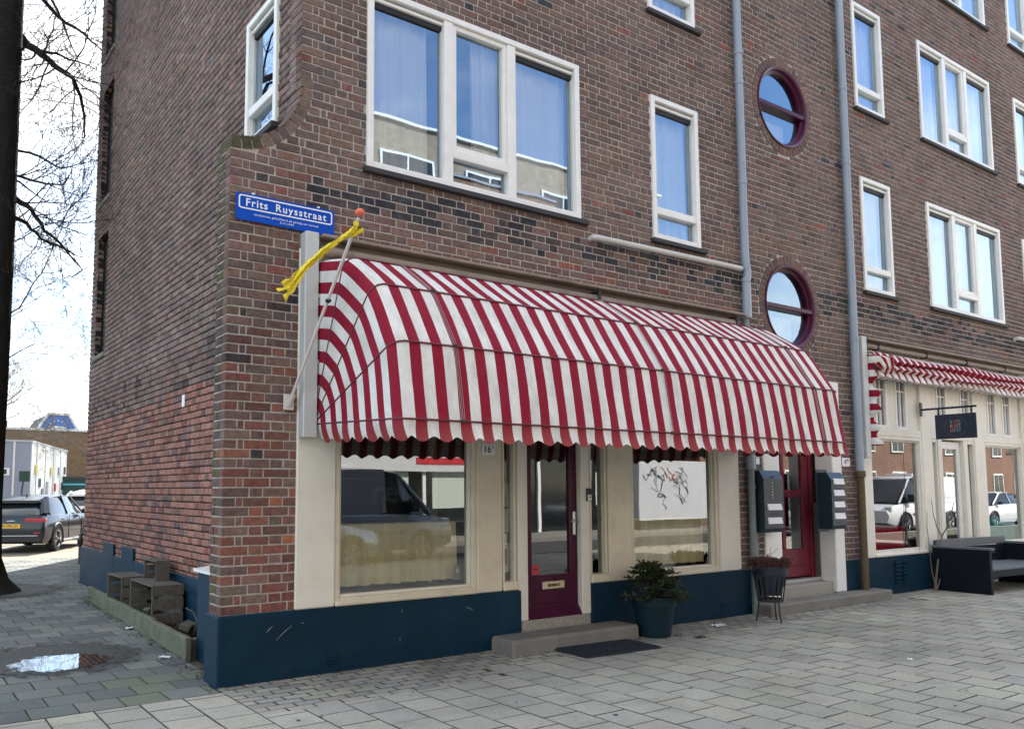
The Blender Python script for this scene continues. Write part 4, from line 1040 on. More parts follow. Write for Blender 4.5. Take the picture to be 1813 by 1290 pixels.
bell = thing('doorbell', 'small black and white doorbell on the frame right of the purple door', 'doorbell', (3.875, -0.013, 1.44))
obj('body', MB().cbox(-0.032, 0.032, -0.018, 0, -0.065, 0.065, 0.004), 'ink', bell); obj('cover', MB().cbox(-0.026, 0.026, -0.024, -0.018, -0.06, 0.0, 0.003), 'white_paint', bell); obj('button', MB().lathe([(0.011, -0.027), (0.011, -0.024)], (0, 0, -0.025), 12, 'y'), 'ink_grey', bell)

# ------------------------------------------------------------------ letter boxes
def mailbox(x0, x1, z0, z1, d, slots, lab, keypad):
    t = thing('letterbox_unit', lab, 'letterbox', ((x0+x1)/2, 0, z0), group='letterbox units beside the red door')
    w = (x1-x0)/2; h = z1-z0; b = MB()
    prof_ = [(-0.024, 0.0), (-d+0.03, 0.0), (-d, 0.05), (-d, h-0.10), (-d+0.06, h), (-0.024, h)]
    n = len(prof_)
    b.add([(-w, p[0], p[1]) for p in prof_]+[(w, p[0], p[1]) for p in prof_], [tuple(range(n))[::-1], tuple(range(n, 2*n))]+[(i, (i+1) % n, n+(i+1) % n, n+i) for i in range(n)])
    obj('cabinet', b, 'mailbox_paint', t)
    obj('back_plate', MB().cbox(-w-0.05, w*0.2, -0.030, -0.022, -0.04, h+0.04, 0.003), 'mailbox_paint', t)
    for z in slots:
        f = MB(); f.add([(-w*0.72,-d-0.004,z),(w*0.72,-d-0.004,z),(w*0.72,-d-0.02,z-0.075),(-w*0.72,-d-0.02,z-0.075),(-w*0.72,-d+0.01,z),(w*0.72,-d+0.01,z),(w*0.72,-d+0.01,z-0.075),(-w*0.72,-d+0.01,z-0.075)],
            [(3,2,1,0),(4,5,6,7),(0,1,5,4),(2,3,7,6),(1,2,6,5),(3,0,4,7)][::1])
        obj('flap', f, 'paper', t)
        obj('name_strip', MB().box(-w*0.5, w*0.5, -d-0.003, -d+0.002, z-0.135, z-0.12), 'ink', t)
    if keypad:
        for i in range(6):
            obj('button', MB().lathe([(0.007, -d-0.006), (0.007, -d)], (0.02-w*0.25, 0, 0.42+i*0.035), 8, 'y'), 'paper', t)
            obj('name_label', MB().box(w*0.0, w*0.35, -d-0.002, -d+0.001, 0.415+i*0.035, 0.425+i*0.035), 'ink', t)
        obj('speaker', MB().box(-w*0.3, w*0.1, -d-0.002, -d+0.001, 0.665, 0.685), 'ink', t)
mailbox(6.60, 6.99, 0.97, 1.72, 0.20, [0.345, 0.18], 'dark blue letterbox and intercom unit with two white flaps', True)
mailbox(8.03, 8.36, 0.97, 1.71, 0.21, [0.66, 0.51, 0.36, 0.21], 'dark blue letterbox unit with four white flaps', False)

# ------------------------------------------------------------------ flag pole and streamer
fp = thing('flagpole', 'slanted white wall flagpole with an orange ball on top', 'flagpole', (0.525, -0.02, 2.21))
obj('wall_bracket', MB().cbox(-0.045, 0.045, -0.012, 0.0, -0.065, 0.065, 0.004), 'pole_white', fp)
obj('socket', MB().tube([(0, -0.005, -0.03), (0.012, -0.06, 0.05)], 0.024, 10), 'pole_white', fp, smooth=40)
tip = Vector((0.165, -0.88, 1.335))
obj('pole', MB().tube([Vector((0.0, -0.01, -0.02)), tip], 0.0135, 10), 'pole_white', fp, smooth=40)
obj('crossbar', MB().tube([tip+Vector((-0.055, 0.0, -0.075)), tip+Vector((0.075, -0.01, -0.07))], 0.008, 8), 'crate_wood', fp, smooth=40)
b_ = MB(); b_.lathe([(0.002, -0.028), (0.022, -0.024), (0.036, -0.008), (0.036, 0.008), (0.022, 0.024), (0.002, 0.028)], tuple(tip+Vector((0.005, -0.01, 0.04))), 16); obj('ball', b_, 'flag_ball', fp, smooth=60)
obj('tie', MB().tube([(0.095, -0.50, 0.755), (0.10, -0.53, 0.76)], 0.02, 8), 'rust_iron', fp)
st = MB()
path = [((0.70, -0.905, 3.485), 0.075, 0.0), ((0.665, -0.90, 3.445), 0.06, 0.4), ((0.61, -0.895, 3.405), 0.035, 0.9), ((0.52, -0.87, 3.33), 0.030, 1.2), ((0.42, -0.85, 3.25), 0.032, 0.8),
        ((0.33, -0.84, 3.16), 0.034, 0.5), ((0.25, -0.84, 3.06), 0.040, 0.2), ((0.19, -0.84, 2.985), 0.055, 0.1), ((0.13, -0.85, 2.935), 0.075, 0.0)]
N = 10; vs_ = []
fine = []
for (p, w, tw), (p2, w2, tw2) in zip(path, path[1:]):
    for k in range(4): t = k/4; fine.append((Vector(p).lerp(Vector(p2), t), w+(w2-w)*t, tw+(tw2-tw)*t))
fine.append(path[-1]); path = fine; rk_ = random.Random(4)
for i, (p, w, tw) in enumerate(path):
    d = Vector(path[min(i+1, len(path)-1)][0])-Vector(path[max(i-1, 0)][0]); d.normalize()
    u = d.cross(Vector((0, -1, 0))).normalized(); n_ = Vector((0, -1, 0)); uu = u*math.cos(tw)+n_*math.sin(tw); vv = d.cross(uu)
    for k in range(N+1):
        t = k/N-0.5; vs_.append(Vector(p)+uu*t*w*(1.45+0.15*math.sin(i*1.3))+vv*(0.014*math.cos(t*13+i*0.55)+0.006*math.sin(t*29+i*1.9))+Vector((rk_.uniform(-1, 1), rk_.uniform(-1, 1), rk_.uniform(-1, 1)))*0.0016)
st.add(vs_, [(i*(N+1)+k, i*(N+1)+k+1, (i+1)*(N+1)+k+1, (i+1)*(N+1)+k) for i in range(len(path)-1) for k in range(N)])
base = len(st.v)-(N+1)
e = [Vector(st.v[base+k]) for k in range(N+1)]
st.add([e[0], e[1], e[2], e[3], e[0]+Vector((-0.02, 0, -0.06)), e[1]+Vector((-0.04, 0, -0.02)), e[4], e[5], e[6], e[6]+Vector((-0.055, 0, -0.01)), e[5]+Vector((-0.05, 0.01, -0.03))], [(0,1,5,4), (6,7,10), (7,8,9,10), (1,2,5)])
fs = obj('streamer', st, 'flag_yellow', smooth=70, label='twisted yellow streamer blowing from the tip of the flagpole', cat='streamer')
sol = fs.modifiers.new('thickness', 'SOLIDIFY'); sol.thickness = 0.004

# ------------------------------------------------------------------ hanging sign of the far shop
hs = thing('hanging_shop_sign', 'navy hanging sign with round emblem and coloured letters on a bracket', 'shop sign', (10.86, 0, 2.4))
obj('wall_plate', MB().cbox(-0.035, 0.035, -0.03, -0.013, 0.19, 0.40, 0.004), 'navy', hs)
for z in (0.22, 0.37): obj('bolt', MB().lathe([(0.009, -0.036), (0.009, -0.03)], (0.015, 0, z), 8, 'y'), 'steel', hs)
obj('arm', MB().cbox(-0.012, 0.012, -0.80, -0.03, 0.275, 0.305, 0.003), 'navy', hs)
for y in (-0.27, -0.73): obj('hanger', MB().cbox(-0.005, 0.005, y-0.012, y+0.012, 0.19, 0.276, 0.002), 'navy', hs)
obj('board', MB().cbox(-0.012, 0.012, -0.79, -0.22, -0.17, 0.195, 0.004), 'navy', hs)
ringv = []; NN = 48
for r_ in (0.150, 0.144):
    for k in range(NN): a = 2*math.pi*k/NN; ringv.append((-0.0135, -0.505-r_*math.cos(a), 0.012+r_*math.sin(a)))
obj('emblem_ring', MB().add(ringv, [(k, (k+1) % NN, NN+(k+1) % NN, NN+k) for k in range(NN)]), 'ring_brown', hs)
for j, (word, cols) in enumerate((('BONTE', ('sign_teal', 'ring_brown', 'sign_red', 'ink_grey', 'ink_grey')), ('BUURT', ('sign_orange', 'sign_red', 'ink_grey', 'ink_grey', 'sign_orange')), ('LOKET', ('sign_orange', 'sign_teal', 'sign_red', 'sign_teal', 'sign_teal')))):
    for i, ch in enumerate(word):
        obj('letter', text_mb(ch, 0.075, facing((-0.0135, -0.505-(i-2)*0.030, 0.075-j*0.062), (0, -1, 0)) @ Matrix.Diagonal((0.62, 1, 1, 1)), 0.0005, 1, 0.0006), cols[i], hs)

# ------------------------------------------------------------------ pots and basket
pot = thing('plant_pot', 'dark blue-grey plastic pot with rim beside the shop step', 'plant pot', (4.44, -0.36, 0))
obj('body', MB().lathe([(0.155, 0.0), (0.165, 0.01), (0.208, 0.30), (0.226, 0.305), (0.232, 0.40), (0.218, 0.405), (0.205, 0.36)], (0, 0, 0), 40, caps=True), 'pot_blue', pot, smooth=35)
obj('soil', MB().lathe([(0.004, 0.355), (0.20, 0.35)], (0, 0, 0), 20, caps=False), 'soil', pot)
def leaf_mb(m_, p, d, L, W, roll):
    d = d.normalized(); s_ = d.cross(Vector((0, 0, 1)))
    s_ = s_.normalized() if s_.length > 1e-3 else Vector((1, 0, 0))
    n_ = s_.cross(d); s_ = s_*math.cos(roll)+n_*math.sin(roll); n_ = s_.cross(d)
    m_.add([p, p+d*L*0.35+s_*W*0.5+n_*W*0.15, p+d*L*0.75+s_*W*0.42+n_*W*0.05, p+d*L-n_*L*0.08, p+d*L*0.75-s_*W*0.42+n_*W*0.05, p+d*L*0.35-s_*W*0.5+n_*W*0.15], [(0,1,2,3), (0,3,4,5)])
shrub = thing('rhododendron_shrub', 'dark leafy evergreen shrub growing in the blue-grey pot', 'shrub', (4.44, -0.36, 0.36))
rs = random.Random(21)
ml = [MB(), MB()]; stm = MB()
for i in range(58):
    a = rs.uniform(0, 6.283); el = rs.uniform(-0.1, 1.45); rr = rs.uniform(0.20, 0.30)+0.06*math.cos(el)
    tipv = Vector((math.cos(a)*math.cos(el)*rr, math.sin(a)*math.cos(el)*rr, 0.05+math.sin(el)*rr*1.02))
    stm.tube([(0.03*math.cos(a), 0.03*math.sin(a), -0.03), tipv*0.6+Vector((0, 0, 0.0)), tipv], [0.006, 0.005, 0.003], 4)
    for c in range(2):
        q = tipv*(1 if c == 0 else 0.72)
        for k in range(rs.randint(8, 11)):
            b = 6.283*k/9+rs.uniform(-.3, .3); d = Vector((math.cos(b), math.sin(b), rs.uniform(-0.25, 0.6)))+tipv.normalized()*0.5
            leaf_mb(ml[0 if rs.random() < 0.72 else 1], q, d, rs.uniform(0.06, 0.10), rs.uniform(0.022, 0.034), rs.uniform(-0.5, 0.5))
obj('stems', stm, 'twig', shrub); obj('leaves', ml[0], 'leaf_dark', shrub, kind='stuff'); obj('young_leaves', ml[1], 'leaf_bronze', shrub, kind='stuff')

fb = thing('fire_basket', 'round slatted iron fire basket on three legs used as planter', 'fire basket', (6.22, -0.50, 0))
obj('top_ring', MB().lathe([(0.172, 0.515), (0.186, 0.515), (0.186, 0.545), (0.172, 0.545), (0.172, 0.515)], (0, 0, 0), 28, caps=False), 'rust_iron', fb)
obj('bottom_ring', MB().lathe([(0.118, 0.225), (0.135, 0.225), (0.135, 0.26), (0.118, 0.26), (0.118, 0.225)], (0, 0, 0), 28, caps=False), 'rust_iron', fb)
obj('base_plate', MB().lathe([(0.12, 0.225), (0.12, 0.235)], (0, 0, 0), 24), 'rust_iron', fb)
for k in range(16):
    a = 2*math.pi*k/16; c, s_ = math.cos(a), math.sin(a)
    obj('slat', MB().tube([(0.130*c, 0.130*s_, 0.23), (0.160*c, 0.160*s_, 0.42), (0.180*c, 0.180*s_, 0.54)], 0.0095, 4), 'rust_iron', fb)
for k in range(3):
    a = R(255+120*k); c, s_ = math.cos(a), math.sin(a)
    obj('leg', MB().tube([(0.125*c, 0.125*s_, 0.26), (0.14*c, 0.14*s_, 0.10), (0.165*c, 0.165*s_, 0.0)], 0.011, 4), 'rust_iron', fb)
for sg in (-1, 1):
    obj('handle', MB().tube([(sg*0.185, 0, 0.47), (sg*0.205, 0, 0.50), (sg*0.205, 0, 0.53), (sg*0.185, 0, 0.545)], 0.006, 6), 'rust_iron', fb)
ip = obj('planter_liner', MB().lathe([(0.12, 0.30), (0.175, 0.52), (0.198, 0.53), (0.205, 0.625), (0.19, 0.63), (0.18, 0.58), (0.01, 0.57)], (6.22, -0.50, 0), 28), 'navy', smooth=35, label='dark round planter sitting inside the fire basket', cat='planter')
hm = MB(); rh = random.Random(5)
for i in range(520):
    a = rh.uniform(0, 6.283); rr = 0.18*math.sqrt(rh.random()); p = Vector((6.22+rr*math.cos(a), -0.5+rr*math.sin(a), 0.575))
    t = p+Vector((math.cos(a)*rr*0.3+rh.uniform(-.03, .03), math.sin(a)*rr*0.3+rh.uniform(-.03, .03), rh.uniform(0.05, 0.14)))
    hm.tube([p, t], [0.004, 0.0055], 3)
    for k in range(3):
        q = t+Vector((rh.uniform(-.012, .012), rh.uniform(-.012, .012), rh.uniform(-.03, 0.005))); hm.tube([q, q+Vector((rh.uniform(-.012, .012), rh.uniform(-.012, .012), 0.014))], [0.005, 0.002], 3)
for k in range(6):
    p = Vector((6.10+0.03*k, -0.5, 0.6)); hm.tube([p, p+Vector((rh.uniform(-.05, .05), 0, 0.1)), p+Vector((rh.uniform(-.1, .1), rh.uniform(-.1, .1), rh.uniform(0.15, 0.24)))], [0.004, 0.003, 0.002], 4)
obj('heather_plant', hm, 'heather', label='faded reddish heather growing in the fire basket', cat='plant')

# ------------------------------------------------------------------ door mat, bench, vine, litter
dm = thing('door_mat', 'dark blue ribbed rubber mat lying before the stone step', 'door mat', (3.52, -0.61, 0.004), R(-3))
obj('base', MB().slab([(-0.46, -0.235), (0.46, -0.235), (0.46, 0.235), (-0.46, 0.235)], 0, 0.012), 'mat_blue', dm)
rbm = MB()
for i in range(26):
    for j in range(11): x, y = -0.44+i*0.0345, -0.21+j*0.04; rbm.box(x, x+0.022, y, y+0.026, 0.012, 0.021)
obj('ribs', rbm, 'mat_blue', dm, kind='stuff')

bn = thing('bench', 'black boxy wooden bench with closed sides before the far shop', 'bench', (10.80, -0.10, 0), R(-3))
obj('side_panel', MB().cbox(0.0, 0.07, -0.80, 0.0, 0.0, 0.62, 0.006), 'bench_black', bn)
obj('side_cap', MB().cbox(-0.015, 0.10, -0.83, 0.01, 0.621, 0.655, 0.005), 'bench_top', bn)
obj('side_panel', MB().cbox(2.05, 2.12, -0.80, 0.0, 0.0, 0.62, 0.006), 'bench_black', bn)
obj('side_cap', MB().cbox(2.03, 2.14, -0.83, 0.01, 0.621, 0.655, 0.005), 'bench_top', bn)
for k in range(4): obj('seat_plank', MB().cbox(0.071, 2.049, -0.80+k*0.18, -0.635+k*0.18, 0.33, 0.365, 0.006), 'bench_top', bn)
obj('seat_apron', MB().cbox(0.071, 2.049, -0.79, -0.765, 0.235, 0.329, 0.005), 'bench_black', bn)
for k in range(3): obj('back_plank', MB().cbox(0.05, 2.06, -0.055+0.0*k, -0.02, 0.37+k*0.125, 0.485+k*0.125, 0.006), 'bench_top' if k == 2 else 'bench_black', bn)
obj('back_post', MB().cbox(0.10, 0.17, -0.019, 0.03, 0.0, 0.72, 0.005), 'bench_black', bn); obj('back_post', MB().cbox(1.95, 2.02, -0.019, 0.03, 0.0, 0.72, 0.005), 'bench_black', bn)

vn = thing('bare_climber', 'bare leafless climber rising from the pavement before the far shop', 'climbing plant', (10.72, -0.17, 0))
obj('stem', MB().tube([(0, 0, 0), (-0.01, 0.0, 0.1), (0.05, -0.01, 0.35), (0.14, -0.02, 0.62), (0.21, -0.03, 0.80)], [0.03, 0.02, 0.014, 0.012, 0.010], 7), 'twig_pale', vn, smooth=60)
obj('branch', MB().tube([(0.21, -0.03, 0.80), (0.28, -0.06, 0.9), (0.36, -0.1, 1.1), (0.42, -0.12, 1.28)], [0.010, 0.009, 0.006, 0.004], 6), 'twig_pale', vn, smooth=60)
obj('branch', MB().tube([(0.20, -0.03, 0.78), (0.12, 0.0, 0.92), (0.08, 0.02, 1.1), (0.06, 0.03, 1.33)], [0.009, 0.007, 0.005, 0.003], 6), 'twig_pale', vn, smooth=60)
obj('branch', MB().tube([(-0.01, 0, 0.05), (-0.04, 0.03, 0.3), (-0.03, 0.05, 0.6), (-0.05, 0.06, 0.95), (-0.02, 0.06, 1.15)], [0.012, 0.007, 0.006, 0.005, 0.003], 6), 'twig_pale', vn, smooth=60)
obj('branch', MB().tube([(0.0, -0.01, 0.03), (0.05, -0.02, 0.1), (0.07, -0.03, 0.17)], [0.016, 0.010, 0.006], 6), 'twig_pale', vn, smooth=60)
obj('wall_cable', MB().tube([(10.60, -0.02, 0.53), (10.62, -0.02, 0.9), (10.60, -0.02, 1.3), (10.61, -0.02, 2.2)], 0.004, 5), 'ink_grey', label='thin cable running up the frame of the far shop window', cat='cable')

def crumple(name, p, w, lab, m_, cat, s=3):
    rc = random.Random(s); b = MB(); n = 5
    b.grid(lambda u, v: (p[0]+(u-.5)*w, p[1]+(v-.5)*w*0.6, 0.006+p[2]+0.02*rc.random()), n, n)
    o = obj(name, b, m_, label=lab, cat=cat); so = o.modifiers.new('thickness', 'SOLIDIFY'); so.thickness = 0.002
crumple('paper_scrap', (5.45, -0.38, 0), 0.16, 'crumpled white paper lying near the blue plinth', 'paper', 'litter')
crumple('paper_scrap', (5.3, -2.9+0.4, 0), 0.05, 'tiny white scrap on the open pavement', 'paper', 'litter', 4)
crumple('plastic_scrap', (0.13, 3.15, 0), 0.12, 'white plastic scrap among the leaves by the kerb', 'paper', 'litter', 5)
crumple('plastic_scrap', (-0.02, 1.36, 0), 0.09, 'small pale scrap on the tiles near the blue cupboard', 'paper', 'litter', 6)
wd = MB(); rw = random.Random(9)
def tuft(cx_, cy_, n, r_, h):
    for i in range(n):
        a = rw.uniform(0, 6.28); q = Vector((cx_+r_*rw.uniform(-1, 1), cy_+r_*0.5*rw.uniform(-1, 1), 0.0)); d = Vector((math.cos(a), math.sin(a), rw.uniform(0.3, 1.2)))
        leaf_mb(wd, q, d, h*rw.uniform(.5, 1.1), 0.007, 0)
tuft(4.72, -0.72, 60, 0.07, 0.05); tuft(4.62, -0.5, 25, 0.06, 0.03); tuft(0.0, -0.06, 30, 0.1, 0.02)
for (wx, wy) in ((2.45, -0.04), (5.0, -0.05), (5.9, -0.06), (6.45, -0.33), (9.5, -0.05), (1.3, -0.04), (4.28, -0.1)): tuft(wx, wy, 14, 0.05, 0.03)
gr = MB(); rq = random.Random(66)
for i in range(1100):
    gx = rq.uniform(0, 10.6); gy = -0.02-abs(rq.gauss(0, 0.022))
    if 2.5 < gx < 4.3: gy -= 0.36
    if 6.5 < gx < 9.3: gy -= 0.275
    e_ = rq.uniform(0.002, 0.007); a = rq.uniform(0, 6.28)
    gr.add([(gx+e_*math.cos(a), gy+e_*math.sin(a), 0), (gx+e_*math.cos(a+2.1), gy+e_*math.sin(a+2.1), 0), (gx+e_*math.cos(a+4.2), gy+e_*math.sin(a+4.2), 0), (gx, gy, e_*1.3)], [(0, 1, 3), (1, 2, 3), (2, 0, 3)])
obj('grit', gr, 'litter', label='loose grit and dirt gathered along the foot of the facade', cat='grit', kind='stuff')
obj('weeds', wd, 'weed', label='small green weeds growing between the paving stones', cat='weeds', kind='stuff')

# ------------------------------------------------------------------ notices, furniture behind the glass
def flat(name, x0, x1, z0, z1, y, m_, lab, cat, group=None): return obj(name, MB().cbox(x0, x1, y, y+0.004, z0, z1, 0.001), m_, label=lab, cat=cat, group=group)
flat('notice_sheet', 2.79, 2.90, 1.33, 1.55, 0.075, 'paper_green', 'pale green notice in the narrow side light, upper sheet', 'notice')
flat('notice_sheet', 2.79, 2.90, 1.08, 1.31, 0.075, 'paper', 'white notice in the narrow side light, middle sheet', 'notice')
pb = flat('notice_sheet', 2.79, 2.905, 0.70, 0.98, 0.075, 'paper', 'white board with a dark red bar at the foot of the side light', 'notice')
obj('print_bar', MB().box(2.835, 2.86, 0.0725, 0.0745, 0.77, 0.92), 'sticker_red', pb)
tb = thing('desk_tag', 'small tag with the number zero in the corner of the display window', 'tag', (2.29, 0.10, 0.66))
obj('card', MB().cbox(-0.035, 0.035, 0, 0.004, 0.0, 0.13, 0.001), 'header_beige', tb); obj('digit', text_mb('0', 0.06, facing((0, -0.001, 0.08), (1, 0, 0)), 0.0005), 'paper', tb)
def cabinet(name, x0, x1, y0, y1, z0, z1, m_, lab):
    t = thing(name, lab, 'cabinet', (x0, y0, z0)); w, d, h = x1-x0, y1-y0, z1-z0
    obj('body', MB().cbox(0, w, 0, d, 0.05, h-0.03, 0.01), m_, t); obj('top', MB().cbox(-0.015, w+0.015, -0.015, d, h-0.029, h, 0.006), 'white_paint' if m_ == 'furn_yellow' else m_, t)
    for k in range(2): obj('door', MB().cbox(0.02+k*w/2, w/2-0.02+k*w/2, -0.012, -0.001, 0.08, h-0.05, 0.004), m_, t)
    obj('foot', MB().cbox(0.03, w-0.03, 0.03, d-0.03, 0, 0.05, 0.004), 'ink', t)
cabinet('low_cabinet', 9.55, 10.55, 0.17, 0.55, 0.25, 0.93, 'furn_red', 'glossy red low cabinet behind the far shop window')
cabinet('low_cabinet', 11.7, 12.5, 0.35, 0.7, 0.25, 0.92, 'furn_yellow', 'yellow low cabinet behind the far shop door')
cabinet('low_cabinet', 13.2, 14.35, 0.17, 0.5, 0.25, 1.0, 'furn_teal', 'teal low cabinet behind the last shop window')
ch = thing('wicker_chair', 'orange rounded chair behind the red cabinet in the far shop', 'chair', (9.9, 0.90, 0.24))
obj('seat', MB().lathe([(0.01, 0.40), (0.26, 0.40), (0.27, 0.46), (0.01, 0.47)], (0, 0, 0), 20), 'furn_orange', ch, smooth=40)
obj('backrest', MB().grid(lambda u, v: (0.29*math.cos(math.pi*u), 0.02+0.29*math.sin(math.pi*u), 0.46+0.48*v*(0.75+0.25*math.sin(math.pi*u))), 14, 4), 'furn_orange', ch, smooth=60)
for k in range(4):
    a = R(45+90*k); obj('leg', MB().tube([(0.2*math.cos(a), 0.2*math.sin(a), 0.41), (0.24*math.cos(a), 0.24*math.sin(a), 0)], 0.015, 6), 'crate_wood', ch)

# ------------------------------------------------------------------ crates and kerb bed along the gable
def crate(loc_, w, d, h, rot, lab, solid=False):
    """open-sided wooden crate: w along y, d along x, opening towards -x"""
    t = thing('wooden_crate', lab, 'crate', loc_, rot, 'weathered wooden crates by the gable')
    k = 0.018
    for i in range(2): obj('top_board', MB().cbox(0.0, d, i*w/2+0.003, (i+1)*w/2-0.003, h-k, h, 0.003), 'crate_wood', t)
    for yy in (0, w-k):
        if solid and yy == 0: obj('side_board', MB().cbox(0.01, d, yy, yy+k, 0, h-k-0.001, 0.003), 'crate_wood', t); continue
        for (a, b) in ((0.0, 0.11*h/0.4), (0.145*h/0.4, 0.26*h/0.4), (0.29*h/0.4, h-k-0.001)): obj('side_board', MB().cbox(0.02, d, yy, yy+k, a, b, 0.003), 'crate_wood', t)
        obj('corner_post', MB().cbox(0.0, 0.022, yy-0.002, yy+k+0.002, 0, h-k-0.001, 0.003), 'crate_wood', t)
    for i in range(4): obj('back_board', MB().cbox(d-k, d, k+0.002+i*(w-2*k)/4, k-0.002+(i+1)*(w-2*k)/4, 0.06*h, 0.8*h, 0.003), 'crate_wood', t)
crate((0.20, 2.66, 0.10), 0.92, 0.33, 0.40, R(0), 'weathered wooden crate nearest to the blue cupboard')
crate((0.20, 3.98, 0.10), 0.62, 0.30, 0.38, R(2), 'weathered wooden crate farther along the gable wall')
crate((0.34, 3.10, 0.502), 0.46, 0.16, 0.22, R(0), 'small wooden crate standing on top behind the larger crates', True)
kb = [(0.30, 5.95, 5.55), (0.275, 5.53, 4.62), (0.25, 4.60, 3.50), (0.225, 3.48, 2.42), (0.205, 2.40, 1.82), (0.185, 1.80, 1.16)]
for i, (x, ya, yb) in enumerate(kb):
    obj('kerb_stone', MB().cbox(x-0.085, x-0.025, yb, ya, -0.06, 0.19+0.006*(i % 2), 0.010), 'concrete_moss', group='kerb stones edging the bed',
        label=('mossy concrete kerb stone at the far end of the planting bed', 'mossy kerb stone second from the far end of the bed', 'mossy kerb stone before the farther crate', 'mossy kerb stone before the nearer crate', 'short kerb stone with a dark gap beside the crate', 'end kerb stone of the bed nearest the street corner')[i], cat='kerb stone')
obj('kerb_stone', MB().cbox(0.17, 0.60, 1.245, 1.30, -0.06, 0.17, 0.010), 'concrete_moss', label='rough concrete stone closing the bed beside the blue cupboard', cat='kerb stone')
obj('planting_bed', MB().grid(lambda u, v: (0.2+0.39*u, 1.3+4.6*v, 0.07+0.03*math.sin(17*v)*math.sin(5*u+9*v)), 6, 60), 'soil', kind='structure')
obj('loose_brick', MB().cbox(-0.11, 0.11, -0.055, 0.055, 0, 0.07, 0.008), 'concrete_moss', loc=(0.38, 2.05, 0.12), rotz=R(55), label='loose mossy paving brick lying in the bed', cat='brick').rotation_euler.x = 0.35
obj('loose_brick', MB().cbox(-0.10, 0.10, -0.05, 0.05, 0, 0.06, 0.008), 'concrete_moss', loc=(0.30, 3.2, 0.10), rotz=R(20), label='loose grey brick under the nearer crate', cat='brick').rotation_euler.y = 1.2
lt = MB(); rl = random.Random(31)
for i in range(900):
    y = rl.uniform(0.3, 6.2); x = 0.20-abs(rl.gauss(0, 0.07)) + (y-1.2)*0.02 - 0.04
    if y < 1.15: x = rl.uniform(-0.06, 0.2)
    a = rl.uniform(0, 6.28); L = rl.uniform(0.008, 0.03)
    if rl.random() < 0.25: lt.tube([(x, y, 0.008), (x+2*L*math.cos(a), y+2*L*math.sin(a), 0.012)], 0.0016, 3)
    else: leaf_mb(lt, Vector((x, y, 0.006+0.012*rl.random())), Vector((math.cos(a), math.sin(a), rl.uniform(-.1, .3))), L, L*0.7, rl.uniform(-.6, .6))
for i in range(260):
    y = rl.uniform(1.35, 2.6); x = rl.uniform(0.22, 0.58); a = rl.uniform(0, 6.28)
    leaf_mb(lt, Vector((x, y, 0.09+0.03*rl.random())), Vector((math.cos(a), math.sin(a), rl.uniform(-.1, .5))), rl.uniform(.02, .05), 0.02, rl.uniform(-.6, .6))
obj('leaf_litter', lt, 'litter', label='dead leaves and twigs gathered along the kerb', cat='leaf litter', kind='stuff')
obj('dry_stalk', MB().tube([(0.42, 1.95, 0.08), (0.44, 1.93, 0.22), (0.42, 1.98, 0.30), (0.37, 2.06, 0.33)], 0.005, 5), 'twig_pale', label='dry bent stalk sticking out of the planting bed', cat='stalk')
obj('wall_tag', MB().cbox(-0.012, 0.0, -0.045, 0.045, -0.07, 0.07, 0.003), 'paper', loc=(G-0.002, 3.07, 2.50), label='small white plate fixed to the gable wall', cat='plate')

# ------------------------------------------------------------------ ground and paving
def sheet(name, x0, x1, y0, y1, z, m_): return obj(name, MB().add([(x0,y0,z),(x1,y0,z),(x1,y1,z),(x0,y1,z)], [(0,1,2,3)]), m_, kind='structure')
sheet('ground', -600, 600, -600, 600, -0.22, 'asphalt')
pave = obj('pavement', MB().slab([(-9, -8.6), (40, -8.6), (40, 0.4), (0.62, 0.4), (0.62, 8.4), (1.95, 8.4), (1.95, 13.9), (-9, 13.9)], -0.2, -0.022), 'joint', kind='structure')
rt = random.Random(77)
FT = [(0.385, 0.37, 0.305), (0.37, 0.358, 0.30), (0.40, 0.38, 0.31), (0.355, 0.346, 0.295)]
ST = [(0.30, 0.29, 0.255), (0.33, 0.30, 0.26), (0.27, 0.265, 0.245), (0.35, 0.33, 0.275), (0.34, 0.325, 0.26)]
GTc = [(0.165, 0.178, 0.165), (0.14, 0.152, 0.145), (0.19, 0.198, 0.178), (0.12, 0.132, 0.132)]
tiles = []
def band(x):                                         # depth of the strip of small pavers along the facade
    return -0.92 if x < 2.1 else -0.62 if x < 9.6 else -0.3
j = 0.007
i = 0
x = -6.0-0.02
while x < 22:
    y = -8.5+(0.15 if i % 2 else 0.0)
    top = -0.17 if x < -0.03 else band(x+0.15)
    while y < top-0.02:
        y1 = min(y+0.30, top)
        if y1-y > 0.05: tiles.append((x+j/2, x+0.30-j/2, y+j/2, y1-j/2, jit(rt.choice(FT), 0.06 if rt.random() < 0.85 else 0.18, rt)))
        y += 0.30
    x += 0.30; i += 1
for k in range(9):                                   # small pavers in running bond
    y1 = -0.018-k*0.1025; x = -0.02
    if k % 2: tiles.append((-0.017, 0.075, y1-0.1025+0.006, y1, jit(rt.choice(ST), 0.13, rt))); x = 0.08
    while x < 22:
        if y1-0.05 > band(x+0.1):
            tiles.append((x+0.003, x+0.2-0.003, y1-0.1025+0.006, y1, jit(rt.choice(ST), 0.13, rt)))
        x += 0.205
k = 0; y = -0.16
